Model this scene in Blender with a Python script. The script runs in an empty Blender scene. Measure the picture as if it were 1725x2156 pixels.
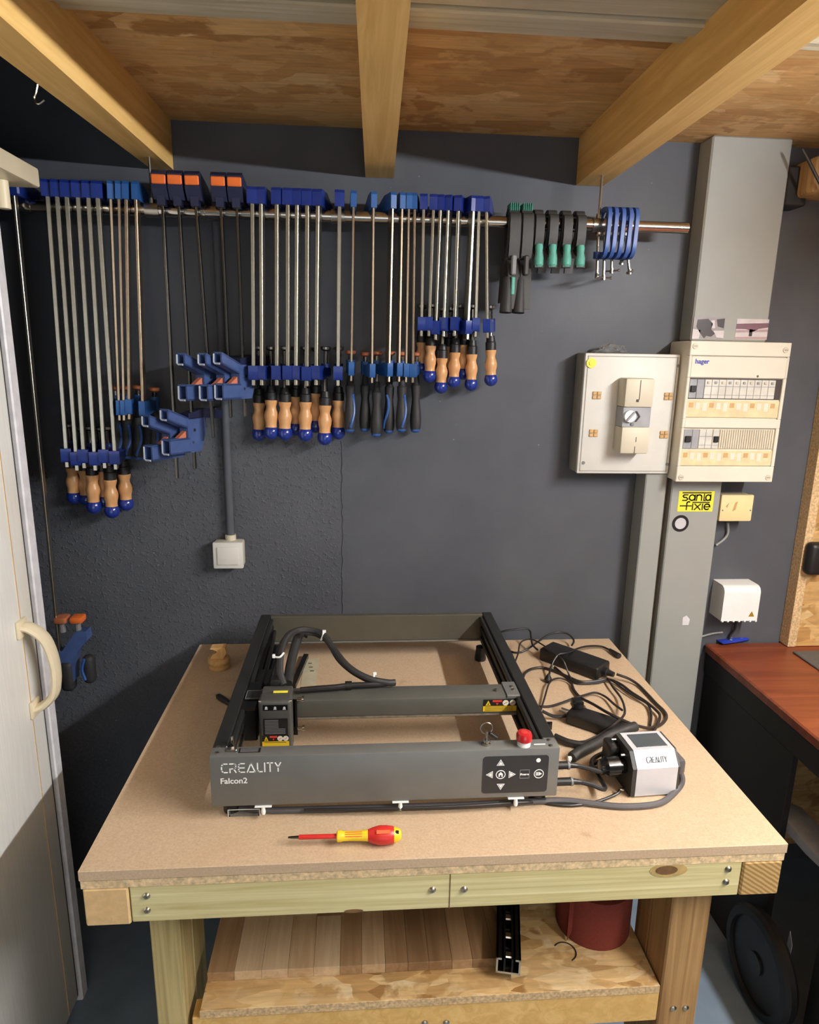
import bpy, bmesh, math, random
import numpy as np
from mathutils import Vector, Matrix
random.seed(7)
scn = bpy.context.scene
COL = scn.collection

# ------------------------------------------------------------ camera
IW, IH = 1725, 2156
FPX, PITCH, YAW, ROLL = 1418.0, 0.23346, 0.07874, 0.01847
cp, sp, cy, sy = math.cos(PITCH), math.sin(PITCH), math.cos(YAW), math.sin(YAW)
FW = Vector((sy*cp, cy*cp, -sp)); RT = Vector((cy, -sy, 0)); UP = RT.cross(FW)
R2 = math.cos(ROLL)*RT + math.sin(ROLL)*UP
U2 = -math.sin(ROLL)*RT + math.cos(ROLL)*UP
CAM = Vector((0, 0, 1.67))
cd = bpy.data.cameras.new('camera'); co = bpy.data.objects.new('camera', cd); COL.objects.link(co)
cd.sensor_fit = 'HORIZONTAL'; cd.sensor_width = 36; cd.lens = FPX/IW*36; cd.clip_start = .01
co.matrix_world = Matrix((( R2.x, U2.x, -FW.x, CAM.x), (R2.y, U2.y, -FW.y, CAM.y), (R2.z, U2.z, -FW.z, CAM.z), (0, 0, 0, 1)))
scn.camera = co
# ------------------------------------------------------------ world, lamps, exposure
W = bpy.data.worlds.new('world'); scn.world = W; W.use_nodes = True
W.node_tree.nodes['Background'].inputs[0].default_value = (.9, .93, 1, 1)
W.node_tree.nodes['Background'].inputs[1].default_value = .05
TUBE_POWER = 365.0       # emission strength of the workshop tube lamp at the right
ROOM_FILL_WATT = 11.0        # fill light added under the ceiling behind the camera, not a known lamp
al = bpy.data.lights.new('room_fill_light', 'AREA'); al.shape = 'RECTANGLE'; al.size = 1.3; al.size_y = .5
al.energy = ROOM_FILL_WATT; al.color = (1, .97, .92)
alo = bpy.data.objects.new('room_fill_light', al); COL.objects.link(alo); alo.location = (.35, -.8, 2.12)
REAR_FILL_WATT = 22.0        # low frontal fill added behind the camera for front faces and ceiling
dl = bpy.data.lights.new('rear_fill_light', 'AREA'); dl.shape = 'RECTANGLE'; dl.size = 2.4; dl.size_y = 1.5
dl.energy = REAR_FILL_WATT; dl.color = (.93, .96, 1)
dlo = bpy.data.objects.new('rear_fill_light', dl); COL.objects.link(dlo); dlo.location = (.4, -3.02, .8); dlo.rotation_euler = (math.radians(108), 0, 0)
scn.view_settings.view_transform = 'Standard'; scn.view_settings.look = 'None'
scn.view_settings.gamma = 1; scn.view_settings.use_curve_mapping = False
scn.view_settings.exposure = 0.0

# ------------------------------------------------------------ helpers
def ray(x, y): return R2*((x-IW/2)/FPX) - U2*((y-IH/2)/FPX) + FW
def PZ(x, y, z): v = ray(x, y); return CAM + v*((z-CAM.z)/v.z)
def PY(x, y, Y): v = ray(x, y); return CAM + v*(Y/v.y)
def PX(x, y, X): v = ray(x, y); return CAM + v*(X/v.x)
V = Vector

class MB:
    def __init__(s): s.v = []; s.f = []; s.mi = []; s.m = 0; s.M = None
    def add(s, vs, fs):
        b = len(s.v)
        s.v += [(s.M @ V(p)) if s.M else V(p) for p in vs]
        for f in fs: s.f.append([b+i for i in f]); s.mi.append(s.m)
        return s
    def box(s, a, b, bev=0, seg=1):
        a = V(a); b = V(b); lo = V(map(min, a, b)); hi = V(map(max, a, b))
        bm = bmesh.new(); bmesh.ops.create_cube(bm, size=1)
        d = hi-lo; c = (hi+lo)/2
        for v in bm.verts: v.co = V((v.co.x*d.x, v.co.y*d.y, v.co.z*d.z))+c
        if bev > 0: bmesh.ops.bevel(bm, geom=bm.edges[:], offset=min(bev, min(d)*.45), segments=seg, affect='EDGES', profile=.5)
        return s.frombm(bm)
    def frombm(s, bm):
        bm.verts.index_update()
        s.add([v.co.copy() for v in bm.verts], [[v.index for v in f.verts] for f in bm.faces]); bm.free(); return s
    def lathe(s, p0, ax, prof, n=16, cap=True):
        ax = V(ax).normalized(); p0 = V(p0)
        u = ax.orthogonal().normalized(); w = ax.cross(u)
        vs = []; fs = []
        for t, r in prof:
            for k in range(n):
                a = 2*math.pi*k/n; vs.append(p0+ax*t+(u*math.cos(a)+w*math.sin(a))*r)
        for i in range(len(prof)-1):
            for k in range(n): fs.append([i*n+k, i*n+(k+1) % n, (i+1)*n+(k+1) % n, (i+1)*n+k])
        if cap: fs.append(list(range(n))[::-1]); fs.append([(len(prof)-1)*n+k for k in range(n)])
        return s.add(vs, fs)
    def cyl(s, p0, p1, r, r1=None, n=14):
        p0 = V(p0); p1 = V(p1); return s.lathe(p0, p1-p0, [(0, r), ((p1-p0).length, r if r1 is None else r1)], n)
    def sphere(s, c, r, n=14, sx=1, sy=1, sz=1):
        bm = bmesh.new(); bmesh.ops.create_uvsphere(bm, u_segments=n, v_segments=max(6, n//2+2), radius=r)
        for v in bm.verts: v.co = V((v.co.x*sx, v.co.y*sy, v.co.z*sz))+V(c)
        return s.frombm(bm)
    def tube(s, pts, r, n=8, sub=6, flat=None):
        pts = [V(p) for p in pts]
        P = smooth(pts, sub) if sub > 1 else pts
        vs = []; fs = []; u = None
        for i, p in enumerate(P):
            t = (P[min(i+1, len(P)-1)]-P[max(i-1, 0)]).normalized()
            if u is None: u = t.orthogonal().normalized()
            u = (u-t*u.dot(t)); u = u.normalized() if u.length > 1e-6 else t.orthogonal().normalized()
            w = t.cross(u)
            for k in range(n):
                a = 2*math.pi*k/n; vs.append(p+(u*math.cos(a)+w*math.sin(a))*r)
        for i in range(len(P)-1):
            for k in range(n): fs.append([i*n+k, i*n+(k+1) % n, (i+1)*n+(k+1) % n, (i+1)*n+k])
        fs.append(list(range(n))[::-1]); fs.append([(len(P)-1)*n+k for k in range(n)])
        return s.add(vs, fs)
    def prism(s, poly, vec):
        poly = [V(p) for p in poly]; vec = V(vec); n = len(poly)
        nn = sum((poly[i].cross(poly[(i+1) % n]) for i in range(n)), V())
        if nn.dot(vec) < 0: poly = poly[::-1]
        return s.add(poly+[p+vec for p in poly], [list(range(n))[::-1], [n+i for i in range(n)]]+[[i, (i+1) % n, n+(i+1) % n, n+i] for i in range(n)])
    def hexa(s, a, b):   # two quads a (4 pts), b (4 pts)
        vs = [V(p) for p in a+b]
        return s.add(vs, [[3, 2, 1, 0], [4, 5, 6, 7], [0, 1, 5, 4], [1, 2, 6, 5], [2, 3, 7, 6], [3, 0, 4, 7]])
    def ribbon(s, pts, w, nrm, d=.0004):
        pts = [V(p) for p in pts]; nrm = V(nrm).normalized()
        for a, b in zip(pts, pts[1:]):
            t = (b-a).normalized(); q = t.cross(nrm)*(w/2); e = t*(w*.45)
            s.prism([a-e+q, b+e+q, b+e-q, a-e-q], nrm*d)
        return s

def smooth(P, sub):
    out = []
    for i in range(len(P)-1):
        p0 = P[max(i-1, 0)]; p1 = P[i]; p2 = P[i+1]; p3 = P[min(i+2, len(P)-1)]
        for k in range(sub):
            t = k/sub
            out.append(.5*((2*p1)+(p2-p0)*t+(2*p0-5*p1+4*p2-p3)*t*t+(3*p1-p0-3*p2+p3)*t*t*t))
    out.append(P[-1]); return out

ORG = {}
def obj(name, mb, mat, parent=None, kind=None, angle=35, origin=None, label=None):
    me = bpy.data.meshes.new(name)
    o = bpy.data.objects.new(name, me); COL.objects.link(o)
    if parent is not None: org = ORG[parent]
    else:
        if origin is None:
            lo = [min(v[i] for v in mb.v) for i in range(3)]; hi = [max(v[i] for v in mb.v) for i in range(3)]
            origin = V(((lo[0]+hi[0])/2, (lo[1]+hi[1])/2, lo[2]))
        org = V(origin); o.location = org
    ORG[o] = org
    me.from_pydata([tuple(v-org) for v in mb.v], [], mb.f)
    for m in (mat if isinstance(mat, (list, tuple)) else [mat]): me.materials.append(m)
    me.polygons.foreach_set('material_index', mb.mi)
    bm = bmesh.new(); bm.from_mesh(me); bmesh.ops.recalc_face_normals(bm, faces=bm.faces); bm.to_mesh(me); bm.free()
    me.shade_smooth(); me.set_sharp_from_angle(angle=math.radians(angle))
    if parent is not None: o.parent = parent
    if kind: o['kind'] = kind
    if label: o['label'] = label
    return o
def tag(o, label, cat, group=None):
    o['label'] = label; o['category'] = cat
    if group: o['group'] = group
    return o
def thing(name, label, cat, loc, group=None):
    o = bpy.data.objects.new(name, None); COL.objects.link(o); o.location = loc; o.empty_display_size = .05
    ORG[o] = V(loc); return tag(o, label, cat, group)
def struct(name, mb, mat, origin=(0, 0, 0)): return obj(name, mb, mat, kind='structure', origin=origin)

# ------------------------------------------------------------ materials
def lin(c):
    return tuple(((x/255)/12.92 if x/255 <= .04045 else ((x/255+.055)/1.055)**2.4) for x in c)+(1,)
def base(name, col=(128, 128, 128), rough=.5, metal=0, coat=0):
    m = bpy.data.materials.new(name); m.use_nodes = True; nt = m.node_tree; b = nt.nodes['Principled BSDF']
    b.inputs['Base Color'].default_value = lin(col); b.inputs['Roughness'].default_value = rough; b.inputs['Metallic'].default_value = metal
    if coat: b.inputs['Coat Weight'].default_value = coat
    return m, nt, b
def coords(nt, scale=(1, 1, 1), rot=(0, 0, 0), loc=(0, 0, 0)):
    t = nt.nodes.new('ShaderNodeTexCoord'); mp = nt.nodes.new('ShaderNodeMapping')
    mp.inputs['Scale'].default_value = scale; mp.inputs['Rotation'].default_value = rot; mp.inputs['Location'].default_value = loc
    nt.links.new(t.outputs['Object'], mp.inputs[0]); return mp.outputs[0]
def noise(nt, vec, scale, detail=4, rough=.55, dist=0):
    n = nt.nodes.new('ShaderNodeTexNoise'); n.inputs['Scale'].default_value = scale; n.inputs['Detail'].default_value = detail
    n.inputs['Roughness'].default_value = rough; n.inputs['Distortion'].default_value = dist
    nt.links.new(vec, n.inputs['Vector']); return n.outputs['Fac']
def ramp(nt, fac, stops, interp='LINEAR'):
    r = nt.nodes.new('ShaderNodeValToRGB'); e = r.color_ramp.elements; r.color_ramp.interpolation = interp
    e[0].position, e[0].color = stops[0]; e[1].position, e[1].color = stops[-1]
    for p, c in stops[1:-1]: x = e.new(p); x.color = c
    nt.links.new(fac, r.inputs[0]); return r.outputs[0]
def mix(nt, fac, a, b, mode='MIX'):
    m = nt.nodes.new('ShaderNodeMix'); m.data_type = 'RGBA'; m.blend_type = mode
    for i, x in ((0, fac), (6, a), (7, b)):
        if hasattr(x, 'is_linked'): nt.links.new(x, m.inputs[i])
        else: m.inputs[i].default_value = x
    return m.outputs[2]
def bump(nt, b, h, strength=.3, dist=.002):
    n = nt.nodes.new('ShaderNodeBump'); n.inputs['Strength'].default_value = strength; n.inputs['Distance'].default_value = dist
    nt.links.new(h, n.inputs['Height']); nt.links.new(n.outputs[0], b.inputs['Normal'])
def G(v): return (v, v, v, 1)
def M(name, col, rough=.5, metal=0, var=.12, vs=30, bs=0, bscale=200, coat=0):
    m, nt, b = base(name, col, rough, metal, coat)
    c = coords(nt)
    if var:
        f = noise(nt, c, vs)
        lo = tuple(x*(1-var) for x in lin(col)[:3])+(1,); hi = tuple(min(1, x*(1+var)) for x in lin(col)[:3])+(1,)
        nt.links.new(ramp(nt, f, [(.3, lo), (.7, hi)]), b.inputs['Base Color'])
    if bs: bump(nt, b, noise(nt, c, bscale, 2), bs, .001)
    return m
def wood(name, light, dark, axis=0, s=60, rough=.6, stretch=.04, knots=False, contrast=(.35, .65)):
    m, nt, b = base(name, light, rough)
    sc = [1, 1, 1]; sc[axis] = stretch
    c = coords(nt, sc)
    f = noise(nt, c, s, 5, .6, 1.2)
    f2 = noise(nt, coords(nt), 9, 3)
    col = ramp(nt, f, [(contrast[0], lin(dark)), (contrast[1], lin(light))])
    col = mix(nt, ramp(nt, f2, [(.3, G(0)), (.8, G(.35))]), col, lin(dark))
    nt.links.new(col, b.inputs['Base Color']); bump(nt, b, f, .25, .0006); return m
def osb(name, cols, s=9.0, stretch=3.5, rough=.65, plane='XY', angs=(.15, -.5, .75)):
    m, nt, b = base(name, cols[1], rough)
    fs = []; cl = None
    wob = nt.nodes.new('ShaderNodeTexNoise'); wob.inputs['Scale'].default_value = 7; wob.inputs['Detail'].default_value = 3
    nt.links.new(coords(nt), wob.inputs['Vector'])
    for i, a in enumerate(angs):
        rot = {'XY': (0, 0, a), 'XZ': (0, a, 0), 'YZ': (a, 0, 0)}[plane]
        scl = {'XY': (1, stretch, stretch), 'XZ': (1, stretch, stretch), 'YZ': (stretch, 1, stretch)}[plane]
        vec = coords(nt, scl, rot, (i*3.1, i*1.7, i*.9))
        add = nt.nodes.new('ShaderNodeMix'); add.data_type = 'VECTOR'; add.inputs[0].default_value = .06
        nt.links.new(vec, add.inputs[4]); nt.links.new(wob.outputs['Color'], add.inputs[5])
        v = nt.nodes.new('ShaderNodeTexVoronoi'); v.inputs['Scale'].default_value = s*(1+.25*i); v.inputs['Randomness'].default_value = 1
        nt.links.new(add.outputs[1], v.inputs['Vector'])
        sep = nt.nodes.new('ShaderNodeSeparateColor'); nt.links.new(v.outputs['Color'], sep.inputs[0])
        n = len(cols)
        flake = ramp(nt, sep.outputs[0], [(k/(n-1), lin(cc)) for k, cc in enumerate(cols)])
        if cl is None: cl = flake; hh = sep.outputs[1]
        else: cl = mix(nt, ramp(nt, noise(nt, coords(nt, (1, 1, 1), (0, 0, 0), (i*5, 0, 0)), 11, 4), [(.47, G(0)), (.53, G(1))]), cl, flake)
    g = noise(nt, coords(nt, (.12, 1, 1) if plane != 'YZ' else (1, .12, 1)), 120, 3)
    cl = mix(nt, .35, cl, ramp(nt, g, [(.3, G(.25)), (.7, G(1))]), 'MULTIPLY')
    nt.links.new(cl, b.inputs['Base Color']); bump(nt, b, hh, .25, .002); return m

OSBC = [(112, 74, 30), (172, 126, 70), (196, 152, 92), (150, 104, 50), (206, 166, 108)]
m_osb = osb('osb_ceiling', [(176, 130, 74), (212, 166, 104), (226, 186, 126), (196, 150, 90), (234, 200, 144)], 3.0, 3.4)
m_osb_shelf = osb('osb_shelf', [(160, 116, 62), (222, 184, 124), (236, 206, 152), (200, 156, 96), (242, 218, 172)], 11, 3.0, angs=(.5, -.7, 1.3))
m_osb_v = osb('osb_upright', [(150, 106, 52), (206, 164, 100), (222, 184, 124), (188, 140, 78), (230, 200, 144)], 10, 2.5, plane='XZ', angs=(1.2, .6, 1.9))
m_osb_edge = M('osb_edge', (206, 176, 132), .8, 0, .35, 160, .6, 200)
m_chip = M('chip_edge', (214, 188, 146), .8, 0, .32, 130, .7, 220)
def mdf_mat():
    m, nt, b = base('mdf_top', (206, 172, 134), .62)
    c = coords(nt)
    f = noise(nt, c, 260, 3); g = noise(nt, c, 7, 5, .6)
    a = ramp(nt, f, [(.3, lin((186, 160, 130))), (.7, lin((204, 180, 150)))])
    a = mix(nt, ramp(nt, g, [(.42, G(0)), (.72, G(.35))]), a, lin((184, 154, 122)))
    sp_ = noise(nt, c, 14, 6, .65); a = mix(nt, ramp(nt, sp_, [(.66, G(0)), (.74, G(.35))]), a, lin((150, 116, 84)))
    nt.links.new(a, b.inputs['Base Color']); bump(nt, b, f, .08, .0004); return m
m_mdf = mdf_mat()
m_mdf_edge = M('mdf_edge', (188, 150, 112), .8, 0, .1, 200)
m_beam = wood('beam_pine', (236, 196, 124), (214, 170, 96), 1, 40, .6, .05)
m_batten = wood('batten_pale', (206, 200, 178), (176, 168, 142), 0, 40, .6, .04)
m_green = wood('green_pine_x', (228, 220, 172), (190, 176, 118), 0, 55, .65, .02)
m_greenz = wood('green_pine_z', (198, 180, 126), (150, 132, 82), 2, 55, .65, .02)
m_rawz = wood('pine_post', (190, 152, 100), (146, 108, 62), 2, 45, .65, .03)
m_endL = M('end_grain_pale', (214, 180, 128), .8, 0, .1, 60, .2)
def endgrain():
    m, nt, b = base('end_grain_rings', (170, 138, 84), .8)
    t = nt.nodes.new('ShaderNodeTexWave'); t.wave_type = 'RINGS'; t.rings_direction = 'Y'; t.inputs['Scale'].default_value = 42
    t.inputs['Distortion'].default_value = 1.5; t.inputs['Detail'].default_value = 2
    nt.links.new(coords(nt, (1, 1, 1), (0, 0, 0), (-.03, 0, -.03)), t.inputs['Vector'])
    nt.links.new(ramp(nt, t.outputs['Fac'], [(.2, lin((150, 116, 66))), (.8, lin((186, 156, 102)))]), b.inputs['Base Color']); return m
m_endR = endgrain()
m_knot = M('knot', (112, 82, 50), .6, 0, .3, 60)
def wall_mat():
    m, nt, b = base('slate_wall_paint', (74, 77, 84), .42)
    b.inputs['Specular IOR Level'].default_value = .18
    c = coords(nt)
    f = noise(nt, c, 5, 5); col = ramp(nt, f, [(.3, lin((79, 82, 89))), (.7, lin((89, 92, 98)))])
    sep = nt.nodes.new('ShaderNodeSeparateXYZ'); nt.links.new(c, sep.inputs[0])
    left = nt.nodes.new('ShaderNodeMapRange'); left.inputs[1].default_value = -.02; left.inputs[2].default_value = -.08
    nt.links.new(sep.outputs[0], left.inputs[0])
    low = nt.nodes.new('ShaderNodeMapRange'); low.inputs[1].default_value = 1.55; low.inputs[2].default_value = 1.40
    nt.links.new(sep.outputs[2], low.inputs[0])
    msk = nt.nodes.new('ShaderNodeMath'); msk.operation = 'MULTIPLY'; nt.links.new(left.outputs[0], msk.inputs[0]); nt.links.new(low.outputs[0], msk.inputs[1])
    lump = ramp(nt, noise(nt, c, 85, 4, .6), [(.52, G(0)), (.68, G(1))])
    fine = noise(nt, c, 60, 3)
    h = mix(nt, msk.outputs[0], mix(nt, .12, G(0), fine), lump)
    # small pale chips in the paint
    v = nt.nodes.new('ShaderNodeTexVoronoi'); v.inputs['Scale'].default_value = 26; nt.links.new(c, v.inputs['Vector'])
    chip = ramp(nt, v.outputs['Distance'], [(.03, G(1)), (.06, G(0))])
    pick = ramp(nt, noise(nt, c, 9, 2), [(.56, G(0)), (.6, G(1))])
    chip = mix(nt, 1.0, chip, pick, 'MULTIPLY')
    col = mix(nt, mix(nt, .55, G(0), chip), col, lin((168, 170, 172)))
    nt.links.new(col, b.inputs['Base Color']); bump(nt, b, h, .55, .004); return m
m_wall = wall_mat()
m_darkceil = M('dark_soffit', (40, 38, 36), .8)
m_wallplain = M('plain_wall', (150, 146, 138), .8)
m_floor = M('painted_floor', (118, 133, 148), .5, 0, .1, 12)
m_trunk = M('grey_trunking', (152, 155, 150), .5, 0, .05, 5)
m_trunkside = m_trunk
m_brown = M('brown_strip', (96, 76, 54), .7)
m_chrome = M('chrome', (196, 190, 180), .16, 1, .03)
m_steel = M('steel', (176, 172, 164), .28, 1, .06)
m_screw = M('screw_steel', (190, 180, 160), .3, 1, .06)
m_bar = M('zinc_bar', (182, 178, 164), .36, 1, .1, 60)
m_barth = M('warm_zinc_bar', (178, 160, 138), .36, 1, .1, 60)
m_bardk = M('dark_bar', (112, 110, 106), .22, 1, .08)
m_navy = M('navy_jaw', (22, 46, 122), .38, 0, .12, 40, 0, 0, .2)
m_navy2 = M('mid_blue_jaw', (36, 84, 146), .42, 0, .1, 40)
m_navydk = M('indigo_plastic', (27, 33, 62), .45, 0, .1, 40)
m_quick = M('slate_blue_plastic', (66, 86, 134), .35, 0, .12, 40)
m_quickedge = M('worn_pale_edge', (176, 182, 192), .4)
m_orange = M('orange_pad', (226, 110, 46), .5)
m_orangelever = M('salmon_lever', (206, 122, 92), .45)
m_black = M('black_plastic', (26, 25, 25), .45, 0, .1)
m_blackgl = M('gloss_black', (18, 18, 19), .22, 0, .05)
m_rubber = M('soft_black_grip', (40, 40, 41), .62, 0, .1, 60)
m_bluegrip = M('blue_grip_inlay', (44, 84, 150), .4)
m_handle = wood('beech_handle', (220, 172, 120), (204, 148, 96), 2, 40, .35, .1)
m_ball = M('blue_dipped_end', (24, 48, 132), .2, 0, .05, 30, 0, 0, .5)
m_copper = M('copper_pad', (210, 128, 88), .4, .4)
m_greygrip = M('dark_grey_spring_clamp', (52, 51, 49), .55)
m_teal = M('teal_grip', (84, 156, 140), .5)
m_tealdk = M('teal_pad', (46, 116, 98), .55)
m_cblue = M('blue_c_clamp', (52, 84, 150), .42)
m_panelgrey = M('white_meter_panel', (214, 212, 204), .5, 0, .05, 12)
m_panelside = M('panel_case_grey', (146, 143, 132), .6)
m_cream = M('cream_plastic', (220, 215, 198), .45, 0, .04, 10)
m_beige = M('beige_plastic', (206, 198, 176), .5, 0, .05, 14)
m_label = M('yellowed_label', (222, 202, 160), .6, 0, .12, 40)
m_brk = M('breaker_white', (208, 206, 196), .45)
m_brkgrey = M('breaker_grey', (156, 158, 162), .45)
m_dark = M('dark_recess', (62, 50, 50), .6)
m_blue = M('print_blue', (40, 60, 160), .5, 0, 0)
m_tan = M('tan_lug', (196, 158, 106), .55)
m_gold = M('gold', (214, 176, 66), .35, .7)
m_yellow = M('yellow_sticker', (238, 226, 66), .5, 0, .03)
m_olive = M('print_olive', (52, 50, 22), .6, 0, 0)
m_white = M('white_plastic', (236, 236, 232), .45, 0, .03)
m_whiteprint = M('white_print', (242, 242, 240), .5, 0, 0)
m_greyprint = M('grey_print', (120, 120, 122), .5, 0, 0)
m_yellowbox = M('yellowed_box', (232, 214, 158), .5, 0, .06, 14)
m_fridge = None
def fridge_mat():
    m, nt, b = base('aged_cream_laminate', (222, 214, 190), .5)
    c = coords(nt, (14, 14, .6)); f = noise(nt, c, 16, 3); g = noise(nt, coords(nt, (1, 1, .5)), 2.6, 4)
    a = ramp(nt, f, [(.3, lin((236, 234, 226))), (.7, lin((246, 245, 240)))])
    a = mix(nt, ramp(nt, g, [(.5, G(0)), (.75, G(.6))]), a, lin((214, 194, 150)))
    nt.links.new(a, b.inputs['Base Color']); bump(nt, b, f, .15, .0008); return m
m_fridge = fridge_mat()
m_cabwhite = M('white_edge_strip', (222, 220, 222), .4)
m_cabhandle = M('ivory_handle', (226, 212, 180), .4, 0, .06, 12)
m_seal = M('dark_seal', (54, 50, 48), .8)
m_engr = M('anthracite_paint', (114, 115, 112), .42, .25, .05, 20, .12, 500)
m_engrdk = M('black_anodised', (44, 44, 43), .4, .3, .06, 20)
m_panelbk = M('black_membrane', (42, 42, 44), .45, 0, .04)
m_red = M('red_button', (178, 34, 36), .25, 0, .05, 30, 0, 0, .5)
m_redprint = M('print_red', (196, 60, 46), .5, 0, 0)
m_warn = M('warning_yellow', (226, 190, 40), .5, 0, .04)
m_cable = M('black_cable', (30, 28, 28), .45, 0, .08)
m_cablebr = M('dark_brown_cable', (44, 36, 33), .45, 0, .08)
m_hose = M('grey_hose', (84, 82, 84), .5, 0, .06)
m_sleeve = M('braided_sleeve', (40, 39, 38), .6, 0, .2, 300, .4, 400)
m_alu = M('silver_casing', (204, 204, 208), .4, .15, .04, 20)
m_glass = M('dark_display', (66, 74, 80), .25, 0, .05)
m_sdred = M('red_insulation', (206, 48, 42), .35, 0, .05)
m_sdyel = M('yellow_insulation', (236, 200, 40), .4, 0, .05)
m_sdprint = M('print_orange', (226, 104, 60), .5, 0, 0)
m_desk = wood('mahogany_top', (146, 78, 48), (108, 52, 32), 0, 22, .4, .06)
m_deskside = M('near_black_panel', (24, 22, 21), .6)
m_mat = M('grey_mat', (86, 84, 82), .7, 0, .12, 80)
m_tube1 = M('blue_tube_foil', (40, 60, 168), .35)
m_tubewh = M('pale_cap', (206, 206, 206), .4)
m_roll = M('rust_abrasive', (120, 48, 36), .9, 0, .18, 400, .5, 500)
m_tyre = M('dark_tyre', (24, 24, 25), .55, 0, .2, 20)
m_arm = M('grey_armrest', (156, 158, 162), .6)
m_paper = M('aged_paper', (150, 140, 116), .7, 0, .15, 20)
m_pegwood = wood('peg_wood', (214, 176, 118), (186, 144, 88), 2, 30, .55, .1)
def clear_mat(name, col, rough=.1):
    m, nt, b = base(name, col, rough); b.inputs['Transmission Weight'].default_value = .85; b.inputs['IOR'].default_value = 1.3; return m
m_clear = clear_mat('clear_acrylic', (238, 236, 230))
m_film = clear_mat('clear_film', (226, 226, 226), .2)
m_glow, nt_, b_ = base('lamp_glow', (255, 255, 255)); b_.inputs['Emission Color'].default_value = (.985, .99, 1, 1); b_.inputs['Emission Strength'].default_value = TUBE_POWER

# ------------------------------------------------------------ setting
WY = 1.87; CZ = 2.213; T = .852
b = MB(); b.box((-1.75, WY, 0), (3.2, WY+.1, 2.6)); wall_back = struct('wall_back', b, m_wall)
b = MB()     # rough plaster seam, a thin uneven ridge
pp = []
for k in range(34):
    z = .86+k*.0172; pp.append(V((-.043+random.uniform(-.0025, .0025), WY, z)))
b.tube(pp, .0026, 6, 2); obj('plaster_seam', b, m_wall, wall_back)
b = MB(); b.box((-1.85, -3.1, 0), (-1.75, WY+.1, 2.6)); struct('wall_left', b, m_wall)
b = MB(); b.box((3.2, -3.1, 0), (3.3, WY+.1, 2.4)); struct('wall_right', b, m_wallplain)
b = MB(); b.box((-1.85, -3.2, 0), (-.85, -3.1, 2.6)); b.box((1.65, -3.2, 0), (3.3, -3.1, 2.4)); b.box((-.85, -3.2, 1.95), (1.65, -3.1, 2.4)); struct('wall_rear', b, m_wallplain)
b = MB(); b.box((-1.85, -3.2, -.1), (3.3, WY+.1, 0)); struct('floor', b, m_floor)
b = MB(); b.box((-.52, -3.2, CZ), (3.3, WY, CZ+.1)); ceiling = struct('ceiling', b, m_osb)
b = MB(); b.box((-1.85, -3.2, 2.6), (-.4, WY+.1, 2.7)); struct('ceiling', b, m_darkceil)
for k, (y0, y1, z) in enumerate([(1.238, 1.284, .016), (1.196, 1.234, .026), (1.10, 1.19, .02)]):
    b = MB(); b.box((-.52, y0, CZ-z), (3.1, y1, CZ), .003); obj('batten', b, m_batten, ceiling)
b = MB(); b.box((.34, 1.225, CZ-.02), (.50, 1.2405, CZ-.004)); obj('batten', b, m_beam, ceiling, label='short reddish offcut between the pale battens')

# beams (world ends from the photograph, parallel to the room depth)
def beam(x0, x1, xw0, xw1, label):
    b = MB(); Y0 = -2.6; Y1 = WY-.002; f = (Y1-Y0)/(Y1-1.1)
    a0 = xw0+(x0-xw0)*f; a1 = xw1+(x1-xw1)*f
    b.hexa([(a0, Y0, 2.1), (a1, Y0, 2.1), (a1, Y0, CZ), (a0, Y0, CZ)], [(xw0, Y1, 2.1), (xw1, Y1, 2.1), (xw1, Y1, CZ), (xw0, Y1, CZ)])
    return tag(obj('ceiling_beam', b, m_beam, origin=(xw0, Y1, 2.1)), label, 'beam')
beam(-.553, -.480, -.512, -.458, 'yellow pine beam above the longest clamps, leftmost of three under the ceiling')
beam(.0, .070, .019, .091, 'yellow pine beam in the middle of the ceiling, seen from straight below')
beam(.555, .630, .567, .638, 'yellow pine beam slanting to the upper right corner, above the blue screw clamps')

# ------------------------------------------------------------ lamps
lp = thing('tube_lamp', 'long tube lamp hung beside the ceiling beams at the right', 'lamp', (1.245, .37, 2.0))
b = MB(); b.cyl((1.245, -.25, 2.02), (1.245, .98, 2.02), .016, None, 12); obj('glowing_tube', b, m_glow, lp)
b = MB(); b.box((1.215, -.28, 2.06), (1.275, 1.01, 2.09), .004); obj('housing', b, m_white, lp)
for y in (-.27, 1.0):
    b = MB(); b.box((1.225, y-.012, 2.0), (1.265, y+.012, 2.065), .003); obj('end_holder', b, m_white, lp)
for y in (-.05, .8):
    b = MB(); b.cyl((1.245, y, 2.085), (1.245, y, CZ), .003, None, 8); obj('suspension_rod', b, m_steel, lp)
rl = thing('ceiling_fill_light', 'flat rectangular housing of the added fill light behind the camera', 'lamp', (.35, -.8, 2.14))  # unseen housing made up for the ceiling fill light
b = MB(); b.box((-.33, -1.08, 2.135), (1.03, -.52, CZ), .01); obj('housing', b, m_white, rl)

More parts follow.
